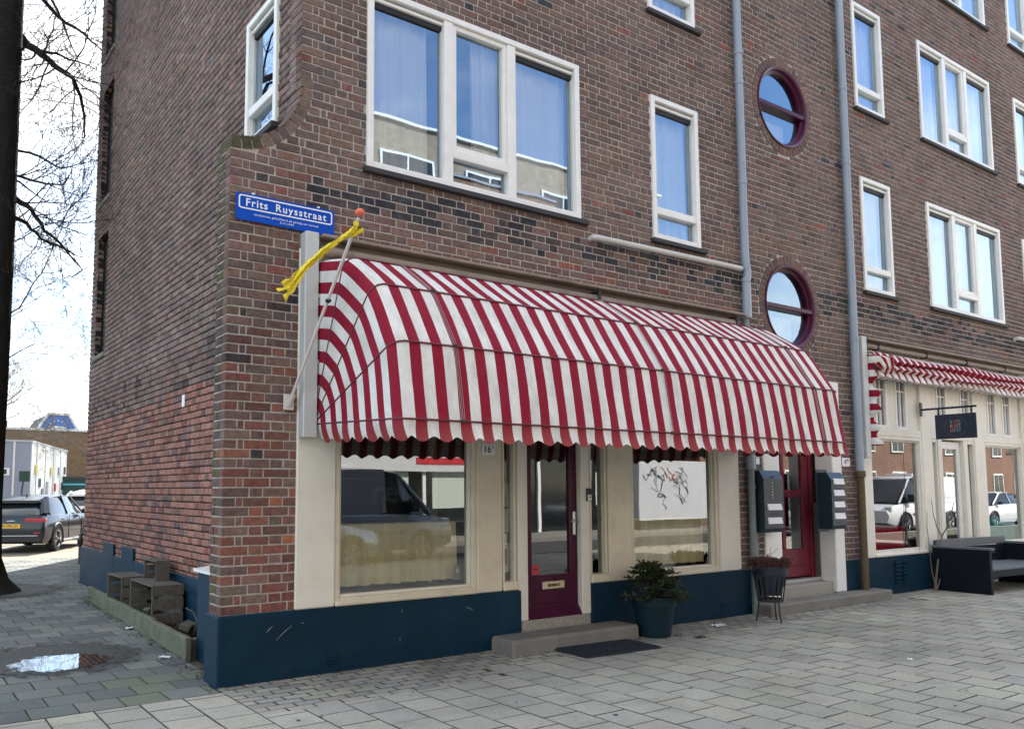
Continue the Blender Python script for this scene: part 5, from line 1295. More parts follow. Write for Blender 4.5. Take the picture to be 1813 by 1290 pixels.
while y < 13.8:                                      # tiles beside the gable
    x = -8.5+(0.15 if k % 2 else 0)
    lim = 0.10 if y < 1.1 else 0.10+0.035*(y-1.1)
    if y > 6: lim = 0.56
    if y > 8.3: lim = 1.88
    if y < -0.02: lim = -0.03
    while x < lim:
        x1 = min(x+0.30, lim)
        if x1-x > 0.05:
            c = jit(rt.choice(GTc), 0.14, rt)
            if abs(y-0.1) < 0.35 and x > -0.9 and rt.random() < 0.5: c = jit((0.15, 0.168, 0.125), 0.12, rt)
            tiles.append((x+j/2, x1-j/2, y+j/2, y+0.30-j/2, c))
        x += 0.30
    y += 0.30; k += 1
tiles = [t for t in tiles if not (t[0] > 0.62 and 0.1 < t[2] < 8.2)]
scored = []
for t in tiles:
    cx_, cy_ = (t[0]+t[1])/2, (t[2]+t[3])/2; s = view_size((cx_, cy_, 0)); dist = (Vector((cx_, cy_, 0))-CAM).length
    scored.append((s*s*(t[1]-t[0])*(t[3]-t[2])*1.5/dist, t))
scored.sort(key=lambda q: -q[0])
tm = MB(); tcache = {}
for i, (s, t) in enumerate(scored):
    dz = rt.uniform(-0.0012, 0.0012); tl = [rt.uniform(-0.0012, 0.0012) for _ in range(4)]
    if i < 300:
        w, d = round(t[1]-t[0], 3), round(t[3]-t[2], 3); v = i % 4
        if (w, d, v) not in tcache:
            m_ = MB().tile(-w/2, w/2, -d/2, d/2, 0, 0.03, 0.0032, None, tl); tcache[w, d, v] = mesh_of('paving_tile', m_, 'tile')
        o = bpy.data.objects.new('paving_tile', tcache[w, d, v]); COL.objects.link(o); o.location = ((t[0]+t[1])/2, (t[2]+t[3])/2, dz); o.color = (*t[4], 1); o.parent = pave
        o.rotation_euler.z = rt.uniform(-0.006, 0.006)
    else: tm.tile(t[0], t[1], t[2], t[3], dz, 0.03, 0.0032, t[4], tl)
obj('paving_tiles', tm, 'tile', pave, kind='stuff')
gm = MB(); rg_ = random.Random(55)
for i in range(170):
    gx, gy = rg_.uniform(-2.5, 11), rg_.uniform(-4.5, -0.3); rr_ = rg_.uniform(0.008, 0.018); o_ = rg_.uniform(0, 6)
    gm.add([(gx+rr_*rg_.uniform(.7, 1.2)*math.cos(o_+k*1.047), gy+rr_*rg_.uniform(.7, 1.2)*math.sin(o_+k*1.047), 0.0045) for k in range(6)], [(0, 1, 2, 3, 4, 5)])
obj('gum_spots', gm, 'asphalt', pave, kind='stuff')
sheet('street', -600, 600, -13.2, -8.75, -0.12, 'asphalt')
obj('kerb_line', MB().cbox(-60, 60, -8.75, -8.6, -0.2, -0.004, 0.012), 'concrete', kind='structure')
obj('far_pavement', MB().slab([(-60, -16), (70, -16), (70, -13.2), (-60, -13.2)], -0.21, 0.0), 'concrete', kind='structure')
sheet('side_street', -40, 60, 13.9, 22.6, -0.06, 'street_brick')
obj('square_paving', MB().slab([(-40, 22.6), (60, 22.6), (60, 60), (-40, 60)], -0.2, 0.0), 'concrete', kind='structure')
# puddle in a muddy hollow: ragged outlines come from noise in the material
def ragged(name, col, rough, cut, soft, nscale, amp, spec=0.5):
    m = bpy.data.materials.new(name); m.use_nodes = True; MATS[name] = m; n, l = m.node_tree.nodes, m.node_tree.links
    b = n['Principled BSDF']; b.inputs['Roughness'].default_value = rough; b.inputs['Specular IOR Level'].default_value = spec
    g = n.new('ShaderNodeNewGeometry'); t = n.new('ShaderNodeTexNoise'); t.inputs['Scale'].default_value = nscale; t.inputs['Detail'].default_value = 10; t.inputs['Roughness'].default_value = 0.68
    l.new(g.outputs['Position'], t.inputs['Vector'])
    at = n.new('ShaderNodeAttribute'); at.attribute_name = 'fade'
    ma = n.new('ShaderNodeMath'); ma.operation = 'MULTIPLY_ADD'; ma.inputs[1].default_value = amp; l.new(t.outputs['Fac'], ma.inputs[0]); l.new(at.outputs['Fac'], ma.inputs[2])
    mr = n.new('ShaderNodeMapRange'); mr.inputs['From Min'].default_value = cut; mr.inputs['From Max'].default_value = cut+soft; l.new(ma.outputs[0], mr.inputs['Value']); l.new(mr.outputs[0], b.inputs['Alpha'])
    t2 = n.new('ShaderNodeTexNoise'); t2.inputs['Scale'].default_value = 45; t2.inputs['Detail'].default_value = 6; l.new(g.outputs['Position'], t2.inputs['Vector'])
    if rough > 0.3:
        rp = n.new('ShaderNodeValToRGB'); rp.color_ramp.elements[0].color = (*[c*0.4 for c in col], 1); rp.color_ramp.elements[1].color = (*[c*1.9 for c in col], 1); rp.color_ramp.elements[0].position = 0.35; rp.color_ramp.elements[1].position = 0.7
        l.new(t2.outputs['Fac'], rp.inputs[0]); l.new(rp.outputs[0], b.inputs['Base Color'])
        bp = n.new('ShaderNodeBump'); bp.inputs['Strength'].default_value = 0.8; bp.inputs['Distance'].default_value = 0.02; l.new(t2.outputs['Fac'], bp.inputs['Height']); l.new(bp.outputs[0], b.inputs['Normal'])
    else: b.inputs['Base Color'].default_value = (*col, 1); b.inputs['IOR'].default_value = 1.33
def patch(name, m_, cx_, cy_, rx, ry, z):
    n = 24; mb_ = MB().grid(lambda u, v: (cx_+(2*u-1)*rx, cy_+(2*v-1)*ry, z), n, n)
    o = obj(name, mb_, m_, kind='structure'); at = o.data.attributes.new('fade', 'FLOAT', 'POINT')
    at.data.foreach_set('value', [max(-1.0, 1-math.hypot((p[0]-cx_)/rx, (p[1]-cy_)/ry)*1.05) for p in mb_.v])
    return o
ragged('mud_ragged', (0.045, 0.047, 0.042), 0.75, 0.62, 0.22, 7.0, 1.1)
ragged('water', (0.02, 0.021, 0.02), 0.02, 0.78, 0.03, 8.0, 0.9, 0.9)
patch('mud_patch', 'mud_ragged', -0.85, 1.92, 0.85, 0.95, 0.0075)
patch('puddle', 'water', -0.82, 1.66, 0.62, 0.56, 0.0115)
patch('tree_pit', 'mud_ragged', -0.85, 7.75, 1.3, 1.2, 0.008)

# ------------------------------------------------------------------ bare trees
def bare_tree(name, loc_, trunk_r, h, lab, seed, spread=1.0, depth=5, first=0.3, lean=(0, 0), limbs=9, twig='twig', limb_len=0.45, dirs=None, paths=(), taper=0.62):
    rr = random.Random(seed); t = thing(name, lab, 'tree', loc_, group='bare street trees')
    tr = MB(); cr_ = MB()
    n = 9; pts_, rad = [], []
    for i in range(n+1):
        f = i/n; pts_.append(Vector((lean[0]*f+0.05*trunk_r*math.sin(5*f), lean[1]*f, h*f))); rad.append(trunk_r*(1-taper*f)+trunk_r*1.0*math.exp(-f*h/0.28))
    pts_.insert(1, Vector((0, 0, 0.18))); rad.insert(1, trunk_r*1.45); pts_.insert(2, Vector((0, 0, 0.5))); rad.insert(2, trunk_r*1.12)
    tr.tube(pts_, rad, 14)
    obj('trunk', tr, 'bark', t, smooth=60)
    def grow(p, d, L, r_, lv):
        seg = 5 if lv < 3 else 3
        q = [p.copy()]; rs_ = [r_]; dd = d.normalized()
        kids = []
        for s in range(seg):
            dd = (dd+Vector((rr.uniform(-1, 1), rr.uniform(-1, 1), rr.uniform(-0.5, 0.8)))*(0.22 if lv < 2 else 0.32)).normalized()
            q.append(q[-1]+dd*L/seg); rs_.append(r_*(1-0.55*(s+1)/seg))
            if lv < depth and s >= (1 if lv else 1): kids.append((q[-1].copy(), dd.copy(), rs_[-1]))
        cr_.tube(q, rs_, 7 if lv == 0 else 5 if lv == 1 else 3, caps=False)
        if lv < depth:
            for (kp, kd, kr) in kids:
                for _ in range(2 if (lv >= 2 or rr.random() < 0.6) else 1):
                    side_ = kd.cross(Vector((rr.uniform(-1, 1), rr.uniform(-1, 1), rr.uniform(-1, 1)))).normalized()
                    grow(kp, kd*0.75+side_*rr.uniform(0.5, 1.0)+Vector((0, 0, 0.12)), L*rr.uniform(0.42, 0.62), max(0.0035, kr*rr.uniform(0.5, 0.7)), lv+1)
    for (P, r0) in paths:
        q = []
        P = [Vector(p) for p in P]
        for a_, b_ in zip(P, P[1:]):
            for k in range(3): q.append(a_.lerp(b_, k/3)+Vector((rr.uniform(-1, 1), rr.uniform(-1, 1), rr.uniform(-1, 1)))*0.02)
        q.append(P[-1]); nq = len(q); rad_ = [r0*(1-0.88*i/nq) for i in range(nq)]
        cr_.tube(q, rad_, 8, caps=False)
        for i in range(3, nq):
            for _ in range(1+(rr.random() < 0.55)):
                d_ = (q[i]-q[i-1]).normalized(); side_ = d_.cross(Vector((rr.uniform(-1, 1), rr.uniform(-1, 1), rr.uniform(-1, 1)))).normalized()
                grow(q[i], d_*0.6+side_+Vector((-0.35, 0, 0.1)), rr.uniform(0.7, 1.5), max(0.008, rad_[i]*0.36), depth-2)
    for k in range(limbs):
        f = first+(1-first)*k/(limbs-1) if limbs > 1 else 1
        z = h*f; a = (k*2.4+rr.uniform(-.3, .3)) if dirs is None else R(dirs[k])
        d = Vector((math.cos(a), math.sin(a), rr.uniform(0.35, 0.7)+0.5*f))
        grow(Vector((lean[0]*f, lean[1]*f, z)), d, h*limb_len*spread*rr.uniform(0.85, 1.15), trunk_r*0.34*(1-0.4*f), 0)
    o = obj('crown', cr_, twig, t)
    return t
bare_tree('bare_tree', (-1.0, 7.75, 0), 0.33, 11.5, 'dark thick tree trunk at the left edge beside the gable', 5, 0.9, 4, 0.5, (0.05, 0.0), 6, 'twig', 0.30, [100, 160, 130, 240, 300, 200],
    [([(0.1, 0.0, 8.75), (0.40, 0.15, 8.58), (0.75, 0.2, 8.42), (1.09, 0.3, 8.29), (1.35, 0.7, 8.04), (1.45, 1.0, 7.6)], 0.075), ([(0.05, 0.0, 6.1), (0.35, 0.15, 6.02), (0.56, 0.25, 5.95), (0.81, 0.4, 5.68), (1.11, 0.6, 5.5), (1.5, 1.0, 5.25)], 0.055),
     ([(0.05, 0.2, 5.8), (0.54, 0.55, 5.78), (0.79, 0.6, 5.59), (1.09, 0.8, 5.55), (1.5, 1.1, 5.5)], 0.04), ([(0.1, 0.2, 8.7), (0.6, 0.85, 8.85), (0.95, 0.9, 8.9), (1.5, 1.1, 8.96)], 0.045),
     ([(0.05, -0.2, 9.7), (0.65, -0.25, 9.29), (0.92, -0.2, 8.73), (1.14, -0.1, 8.32)], 0.03), ([(0.1, 0.4, 10.2), (0.93, 1.05, 9.65), (1.4, 1.1, 9.52), (1.8, 1.3, 9.33)], 0.045), ([(0.1, 0.5, 4.1), (0.55, 1.1, 4.5), (0.9, 1.25, 5.2), (1.3, 1.4, 6.4)], 0.018), ([(0.05, 0.3, 6.9), (0.6, 0.9, 7.1), (1.1, 1.1, 7.0), (1.6, 1.3, 7.3)], 0.03)], 0.15)
bare_tree('bare_tree', (0.1, 27.5, 0), 0.16, 7.5, 'slim bare tree behind the parked dark car', 8, 1.0, 4, 0.25, (0.2, 0), 10, 'twig_pale', 0.42)
bare_tree('bare_tree', (6.2, 33.0, 0), 0.15, 6.5, 'pale bare tree behind the gable edge', 14, 1.0, 4, 0.25, (-0.2, 0), 9, 'twig_pale', 0.42)
bare_tree('bare_tree', (-2.0, 36.0, 0), 0.22, 11, 'tall bare tree far behind the grey shed', 23, 1.0, 4, 0.25, (0.2, 0), 10, 'twig', 0.40)

# ------------------------------------------------------------------ vehicles
def loft(sections):
    m_ = MB(); n = len(sections[0])
    for s in sections: m_.v += [tuple(p) for p in s]
    for i in range(len(sections)-1):
        for k in range(n):
            k2 = (k+1) % n; m_.f.append((i*n+k, (i+1)*n+k, (i+1)*n+k2, i*n+k2))
    m_.f.append(tuple(range(n))); m_.f.append(tuple(range((len(sections)-1)*n, len(sections)*n))[::-1])
    return m_
def vehicle(name, label, cat, loc_, heading, paint, spec, group=None):
    """x forward, y left. spec: body stations (x, half width, bottom, belt), cabin stations (x, half base, half roof, base z, roof z)"""
    t = thing(name, label, cat, loc_, heading, group)
    body = [[(x, -w*0.93, zb), (x, -w, zb+0.16), (x, -w*1.005, (zb+zt)/2+0.06), (x, -w*0.975, zt-0.09), (x, -w*0.90, zt), (x, 0, zt+0.025), (x, w*0.90, zt), (x, w*0.975, zt-0.09), (x, w*1.005, (zb+zt)/2+0.06), (x, w, zb+0.16), (x, w*0.93, zb)] for x, w, zb, zt in spec['body']]
    obj('body', loft(body), paint, t, smooth=38)
    cab = [[(x, -wb, zb), (x, -(wb*0.55+wr*0.45), zb+(zr-zb)*0.5), (x, -wr, zr-0.03), (x, -wr*0.82, zr), (x, wr*0.82, zr), (x, wr, zr-0.03), (x, (wb*0.55+wr*0.45), zb+(zr-zb)*0.5), (x, wb, zb)] for x, wb, wr, zb, zr in spec['cabin']]
    obj('glasshouse', loft(cab), spec.get('cab_mat', 'car_glass'), t, smooth=30)
    rf = [[(x, -wr*1.0, zr-0.028), (x, -wr*0.82, zr+0.012), (x, wr*0.82, zr+0.012), (x, wr*1.0, zr-0.028), (x, wr*0.8, zr-0.05), (x, -wr*0.8, zr-0.05)] for x, wr, zr in spec['roof']]
    obj('roof', loft(rf), paint, t, smooth=40)
    for (p0, p1, r_) in spec.get('pillars', []):
        for sg in (-1, 1):
            a, b = (p0[0], sg*p0[1], p0[2]), (p1[0], sg*p1[1], p1[2]); obj('pillar', MB().tube([a, b], r_, 6), paint, t, smooth=60)
    for x in spec['wheels']:
        for sg in (-1, 1):
            W = spec['half']-0.005; R_ = spec['wheel_r']
            tyre = MB().lathe([(R_*0.66, -0.10), (R_*0.95, -0.11), (R_, -0.06), (R_, 0.06), (R_*0.95, 0.11), (R_*0.66, 0.10)], (x, sg*(W-0.09), R_), 28, 'y')
            ty = obj('wheel', tyre, 'rubber', t, smooth=40)
            obj('rim', MB().lathe([(R_*0.67, 0.0), (R_*0.66, 0.015), (R_*0.55, -0.004), (R_*0.2, 0.006), (0.01, 0.01)], (x, 0, R_), 20, 'y', False), 'rim', ty).location.y = 0
            rim = ty.children[0]
            for v in rim.data.vertices: v.co.y = sg*(W+0.012+v.co.y)
            sp_ = MB()
            for k in range(5):
                a = 2*math.pi*k/5+0.3; c, s_ = math.cos(a), math.sin(a)
                for da in (0.32,): sp_.tube([(x+R_*0.18*math.cos(a+da), sg*(W+0.018), R_+R_*0.18*math.sin(a+da)), (x+R_*0.62*math.cos(a+da), sg*(W+0.016), R_+R_*0.62*math.sin(a+da))], R_*0.12, 4)
            obj('spokes', sp_, 'car_black', ty)
            arch = MB(); N = 18; Rr = R_*1.15
            P = [(x+Rr*math.cos(math.pi*k/N), sg*(spec['half']+0.002), R_+Rr*math.sin(math.pi*k/N)) for k in range(N+1)]
            arch.tube([(P[0][0], P[0][1], 0.22)]+P+[(P[-1][0], P[-1][1], 0.22)], 0.035, 6); obj('wheel_arch', arch, spec.get('arch', 'car_black'), t, smooth=60)
            well = MB().add([(x, sg*(spec['half']+0.004), R_)]+[(p[0], sg*(spec['half']+0.004), p[2]) for p in P]+[(P[-1][0], sg*(spec['half']+0.004), 0.2), (P[0][0], sg*(spec['half']+0.004), 0.2)], [(0, k, k+1) for k in range(1, N+3)])
            obj('wheel_well', well, 'car_black', t)
    for (nm, b6, m_) in spec.get('bits', []):
        obj(nm, MB().cbox(*b6, 0.012), m_, t)
    return t
suv = dict(half=0.93, wheel_r=0.36, wheels=(-1.32, 1.36),
    body=[(-2.22, 0.80, 0.40, 0.80), (-2.18, 0.88, 0.28, 1.00), (-1.9, 0.925, 0.24, 1.05), (-1.0, 0.93, 0.22, 1.03), (0.3, 0.92, 0.22, 1.0), (1.1, 0.92, 0.22, 0.99), (1.9, 0.88, 0.25, 0.90), (2.2, 0.78, 0.32, 0.74), (2.25, 0.70, 0.40, 0.62)],
    cabin=[(-2.08, 0.76, 0.66, 1.02, 1.04), (-1.62, 0.82, 0.62, 1.02, 1.42), (-1.1, 0.84, 0.62, 1.02, 1.52), (0.1, 0.84, 0.63, 1.0, 1.56), (0.5, 0.83, 0.61, 0.99, 1.50), (1.25, 0.78, 0.66, 0.98, 1.01)],
    roof=[(-1.80, 0.62, 1.40), (-1.3, 0.62, 1.51), (-0.6, 0.63, 1.56), (0.1, 0.63, 1.565), (0.5, 0.61, 1.51)],
    pillars=[((-2.02, 0.79, 1.03), (-1.62, 0.60, 1.42), 0.085), ((-1.78, 0.80, 1.03), (-1.40, 0.61, 1.48), 0.085), ((-0.35, 0.845, 1.02), (-0.4, 0.645, 1.55), 0.025), ((1.22, 0.80, 1.0), (0.45, 0.62, 1.51), 0.03)],
    bits=[('tail_light', (-2.215, -2.05, -0.90, -0.36, 0.85, 0.94), 'tail_red'), ('tail_light', (-2.215, -2.05, 0.36, 0.90, 0.85, 0.94), 'tail_red'),
          ('lower_bumper', (-2.24, -2.0, -0.80, 0.80, 0.30, 0.50), 'car_black'), ('bumper_strip', (-2.262, -2.2, -0.72, 0.72, 0.46, 0.485), 'rim'), ('reflector', (-2.25, -2.2, -0.78, -0.60, 0.53, 0.56), 'tail_red'),
          ('spoiler', (-1.80, -1.58, -0.58, 0.58, 1.40, 1.425), 'car_dark'), ('aerial', (-1.2, -1.12, -0.02, 0.02, 1.53, 1.60), 'car_black'),
          ('door_mirror', (0.78, 0.98, -1.08, -0.90, 1.0, 1.14), 'car_dark'), ('door_mirror', (0.78, 0.98, 0.90, 1.08, 1.0, 1.14), 'car_dark'), ('sill_strip', (-0.9, 1.0, -0.945, -0.90, 0.26, 0.31), 'rim'), ('sill_strip', (-0.9, 1.0, 0.90, 0.945, 0.26, 0.31), 'rim'),
          ('door_handle', (-0.95, -0.78, -0.945, -0.92, 0.87, 0.90), 'car_dark'), ('door_handle', (0.05, 0.22, -0.945, -0.92, 0.87, 0.90), 'car_dark'), ('door_gap', (-0.42, -0.405, -0.94, -0.925, 0.3, 0.98), 'car_black'), ('door_gap', (0.72, 0.735, -0.94, -0.92, 0.3, 0.96), 'car_black')])
# rear wheel at (1.45, 16.9); heading 25 degrees right of the wall direction
HD = R(62)
car = vehicle('parked_car', 'dark blue-black sport utility car parked beyond the gable corner', 'car', (1.47, 18.6, -0.06), HD, 'car_dark', suv, 'parked cars'); car.scale = (0.91, 0.91, 0.91)
npl = obj('number_plate', MB().cbox(-2.245, -2.225, -0.28, 0.24, 0.68, 0.79, 0.004), 'plate_yellow', car)
npl.data.transform(Matrix.Translation((0, 0.02, 0)))
obj('plate_text', text_mb('N-586-LD', 0.095, facing((-2.249, 0.0, 0.737), (0, -1, 0)), 0.0006, 1.05, 0.001), 'ink', car)
obj('rear_badge', MB().cbox(-2.222, -2.2, -0.10, 0.10, 0.865, 0.885, 0.003), 'rim', car)
hatch = dict(half=0.87, wheel_r=0.31, wheels=(-1.25, 1.28), arch='car_black',
    body=[(-2.05, 0.74, 0.36, 0.84), (-1.95, 0.83, 0.26, 0.94), (-1.0, 0.87, 0.2, 0.95), (0.6, 0.87, 0.2, 0.93), (1.1, 0.86, 0.2, 0.90), (1.85, 0.80, 0.24, 0.76), (2.05, 0.66, 0.34, 0.58)],
    cabin=[(-1.95, 0.74, 0.62, 0.92, 0.95), (-1.55, 0.78, 0.58, 0.94, 1.34), (-0.3, 0.79, 0.58, 0.93, 1.45), (0.25, 0.79, 0.57, 0.93, 1.40), (1.2, 0.74, 0.62, 0.90, 0.93)],
    roof=[(-1.6, 0.58, 1.33), (-0.9, 0.58, 1.43), (-0.3, 0.58, 1.455), (0.25, 0.57, 1.41)],
    pillars=[((-1.9, 0.77, 0.95), (-1.5, 0.585, 1.35), 0.055), ((-0.4, 0.80, 0.95), (-0.45, 0.60, 1.44), 0.025), ((1.15, 0.76, 0.92), (0.22, 0.58, 1.40), 0.03)],
    bits=[('head_lamp', (1.80, 1.98, -0.72, -0.48, 0.60, 0.72), 'head_lamp'), ('head_lamp', (1.80, 1.98, 0.48, 0.72, 0.60, 0.72), 'head_lamp'), ('tail_light', (-2.06, -1.95, -0.78, -0.62, 0.70, 0.92), 'tail_red'), ('tail_light', (-2.06, -1.95, 0.62, 0.78, 0.70, 0.92), 'tail_red'), ('door_mirror', (0.80, 0.96, -1.0, -0.84, 0.93, 1.05), 'car_black'), ('door_mirror', (0.80, 0.96, 0.84, 1.0, 0.93, 1.05), 'car_black')])
van_s = dict(half=0.97, wheel_r=0.34, wheels=(-1.7, 1.65), cab_mat='car_glass', arch='car_grey',
    body=[(-2.75, 0.93, 0.36, 1.05), (-2.7, 0.96, 0.28, 1.10), (0.9, 0.97, 0.26, 1.10), (1.5, 0.96, 0.26, 1.08), (2.3, 0.90, 0.28, 0.98), (2.62, 0.78, 0.36, 0.80)],
    cabin=[(0.72, 0.91, 0.80, 1.08, 2.0), (1.05, 0.91, 0.79, 1.08, 1.98), (1.4, 0.90, 0.76, 1.08, 1.72), (1.95, 0.84, 0.72, 1.04, 1.12)],
    roof=[(-2.72, 0.78, 2.05), (-1.0, 0.80, 2.08), (0.6, 0.80, 2.07), (1.1, 0.78, 1.99)],
    pillars=[((0.72, 0.90, 1.1), (0.72, 0.79, 2.02), 0.05), ((1.95, 0.86, 1.08), (1.08, 0.78, 1.97), 0.04)],
    bits=[('cargo_box', (-2.74, 0.70, -0.90, 0.90, 1.06, 2.06), 'car_grey'), ('panel_recess', (-2.5, -0.9, -0.908, 0.908, 1.25, 1.85), 'car_grey'), ('panel_recess', (-0.75, 0.55, -0.908, 0.908, 1.25, 1.85), 'car_grey'), ('side_trim', (-2.6, 1.2, -0.985, 0.985, 0.62, 0.70), 'car_black'), ('head_lamp', (2.25, 2.52, -0.84, -0.60, 0.78, 0.95), 'head_lamp'), ('head_lamp', (2.25, 2.52, 0.60, 0.84, 0.78, 0.95), 'head_lamp'), ('door_mirror', (1.30, 1.48, -1.15, -0.94, 1.12, 1.40), 'car_black'), ('door_mirror', (1.30, 1.48, 0.94, 1.15, 1.12, 1.40), 'car_black'), ('roof_rack', (-2.0, 0.2, -0.5, 0.5, 2.09, 2.18), 'car_white')])
van = vehicle('parked_van', 'dark grey panel van mirrored in the left shop window', 'van', (6.4, -10.6, -0.12), 0, 'car_grey', van_s)
vehicle('parked_car', 'silver hatchback mirrored in the left shop window before the van', 'car', (4.4, -9.55+0.15, -0.12), 0, 'car_silver', hatch, 'parked cars')
van_w = dict(van_s); van_w['bits'] = [(a, b, 'car_white' if c == 'car_grey' else c) for a, b, c in van_s['bits']]; van_w['arch'] = 'car_black'
vehicle('parked_van', 'white panel van mirrored in the far shop window', 'van', (30.5, -10.2, -0.12), R(180), 'car_white', van_w)
vehicle('parked_car', 'silver hatchback mirrored in the far shop window', 'car', (24.5, -10.0, -0.12), R(180), 'car_silver', hatch, 'parked cars')
vehicle('parked_car', 'white hatchback mirrored in the last shop window', 'car', (37.5, -10.2, -0.12), R(180), 'car_white', hatch, 'parked cars')
vehicle('parked_car', 'pale car parked beyond the dark car at the left edge', 'car', (-0.3, 22.6, -0.06), R(20), 'car_silver', hatch, 'parked cars')
vehicle('parked_car', 'white car half hidden behind the dark car', 'car', (4.3, 24.8, -0.06), R(64), 'car_white', suv, 'parked cars')

# ------------------------------------------------------------------ background on the left
sh = thing('clad_shed', 'white and grey clad flat-roofed shed behind the parked car', 'shed', (1.95, 24.6, 0))
obj('grey_side', MB().box(-7, 0, 0.0, 0.2, 0, 3.10), 'clad_grey', sh)
obj('roof', MB().slab([(-7, -0.03), (0.05, -0.03), (2.42, 7.4), (-7, 7.4)], 3.10, 3.16), 'clad_line', sh)
for x in (-0.50, -1.95): obj('panel_joint', MB().box(x-0.03, x+0.03, -0.02, 0.0, 0, 3.1), 'clad_white', sh)
obj('strip_window', MB().box(-1.75, -0.62, -0.03, 0.0, 1.98, 2.22), 'white_paint', sh)
for k in range(2): obj('window_glass', MB().box(-1.68+0.52*k, -1.22+0.52*k, -0.04, -0.029, 2.02, 2.18), 'post_dark', sh)
dv = Vector((2.35, 7.4, 0)); Lw = dv.length; dn = dv.normalized(); nn = Vector((dn.y, -dn.x, 0))
def side_box(a, b, z0, z1, out, m_, nm):
    p, q = dn*a, dn*b; o_ = nn*out
    mb_ = MB(); mb_.add([(p.x, p.y, z0), (q.x, q.y, z0), (q.x, q.y, z1), (p.x, p.y, z1), (p.x+o_.x, p.y+o_.y, z0), (q.x+o_.x, q.y+o_.y, z0), (q.x+o_.x, q.y+o_.y, z1), (p.x+o_.x, p.y+o_.y, z1)],
        [(3,2,1,0), (4,5,6,7), (0,1,5,4), (6,2,3,7), (7,3,0,4), (2,6,5,1)]); return obj(nm, mb_, m_, sh)
NPANEL = 9
for k in range(NPANEL): side_box(Lw*k/NPANEL+0.02, Lw*(k+1)/NPANEL-0.02, 0, 3.10, 0.03+0.02*(k % 2), 'clad_white', 'cladding_panel')
side_box(0, Lw, 0, 3.09, 0.012, 'clad_line', 'cladding_backing')
for k, (u, z, c) in enumerate(((0.6, 2.05, 'yellow_metal'), (1.3, 1.6, 'post_dark'), (2.0, 1.25, 'ink_grey'), (2.8, 1.5, 'ink_grey'), (2.8, 1.2, 'ink_grey'), (3.7, 2.05, 'yellow_metal'), (4.6, 1.45, 'sticker_red'), (5.5, 2.1, 'ink_grey'), (6.3, 1.5, 'post_dark'), (6.9, 2.15, 'post_dark'), (7.1, 0.9, 'post_dark'))):
    side_box(u, u+0.42, z, z+0.30, 0.07, c, 'small_window')
for k in range(5): side_box(3.3+0.85*k, 3.65+0.85*k, 0, 1.15, 0.2, 'yellow_metal', 'yellow_post')
bw = thing('brown_hall', 'long brown brick hall behind the clad shed', 'building', (-12, 40, 0))
obj('wall', MB().box(0, 60, 0, 12, 0, 4.5), 'brown_brick', bw); obj('roof_trim', MB().box(-0.1, 60.1, -0.1, 0.05, 4.5, 4.62), 'white_paint', bw)
obj('white_door', MB().box(16.0, 17.2, -0.06, 0, 0, 3.4), 'white_paint', bw); obj('door_hatch', MB().box(16.7, 17.1, -0.09, -0.06, 2.9, 3.25), 'brown_brick', bw)
gh_ = thing('blue_gabled_house', 'house with bright blue stepped gable and white trim far behind', 'house', (7.45, 54, 0)); gh_.scale = (0.82, 1, 1)
blue = [(-1.55, 5.2), (1.55, 5.2), (0.75, 6.40), (-0.75, 6.40)]
obj('gable', MB().prism([(-1.6, 0), (1.6, 0), (1.6, 5.2), (0.78, 6.45), (-0.78, 6.45), (-1.6, 5.2)], 0, 6), 'gable_blue', gh_)
for sg in (-1, 1):
    obj('trim', MB().tube([(sg*1.75, -0.05, 5.15), (sg*1.45, -0.05, 5.55), (sg*1.1, -0.05, 6.05), (sg*0.78, -0.05, 6.5)], 0.10, 6), 'white_paint', gh_)
    obj('roof', MB().add([(sg*1.7, 0.1, 5.15), (sg*0.75, 0.1, 6.5), (sg*0.75, 6, 6.5), (sg*1.7, 6, 5.15)], [(0, 1, 2, 3)]), 'roof_slate', gh_)
obj('coping', MB().cbox(-0.85, 0.85, -0.12, 0.1, 6.45, 6.62, 0.02), 'white_paint', gh_)
obj('window', MB().cbox(-0.48, 0.48, -0.06, 0, 4.6, 5.72, 0.01), 'white_paint', gh_); obj('window_glass', MB().cbox(-0.38, 0.38, -0.09, -0.06, 4.6, 5.6, 0.01), 'roof_slate', gh_)
obj('blind', MB().cbox(-0.34, 0.34, -0.10, -0.09, 4.6, 5.4, 0.004), 'white_paint', gh_)
for k in range(7):
    a = math.pi*k/6; obj('stud', MB().cbox(0.62*math.cos(a)-0.05, 0.62*math.cos(a)+0.05, -0.05, 0, 5.68+0.42*math.sin(a)-0.05, 5.68+0.42*math.sin(a)+0.05, 0.01), 'white_paint', gh_)
for sg in (-1, 1):
    hr = thing('slate_roofed_house', 'dark slate roof showing left of the blue gable' if sg < 0 else 'dark slate roof right of the blue gable behind the tree', 'house', (7.6+sg*4.2, 56, 0))
    obj('wall', MB().box(-2.3, 2.3, 0, 6, 0, 4.9), 'brown_brick', hr); obj('roof', MB().prism([(-2.4, 4.9), (2.4, 4.9), (0.9, 5.9), (-0.9, 5.9)], 0.02, 6), 'roof_slate', hr); obj('chimney', MB().box(1.1, 1.4, 1, 1.4, 5.0, 6.2), 'ink', hr)
pb_ = thing('cream_house', 'cream house gable at the far left behind the hall', 'house', (3.4, 55, 0))
obj('wall', MB().box(-1.5, 1.3, 0, 6, 0, 4.6), 'clad_white', pb_); obj('roof', MB().prism([(-1.6, 4.6), (1.4, 4.6), (-0.3, 5.9)], 0.02, 6), 'clad_white', pb_)
tsn = thing('traffic_sign', 'green-grey rectangular sign leaning on a pole behind the car', 'sign', (1.20, 20.5, 0))
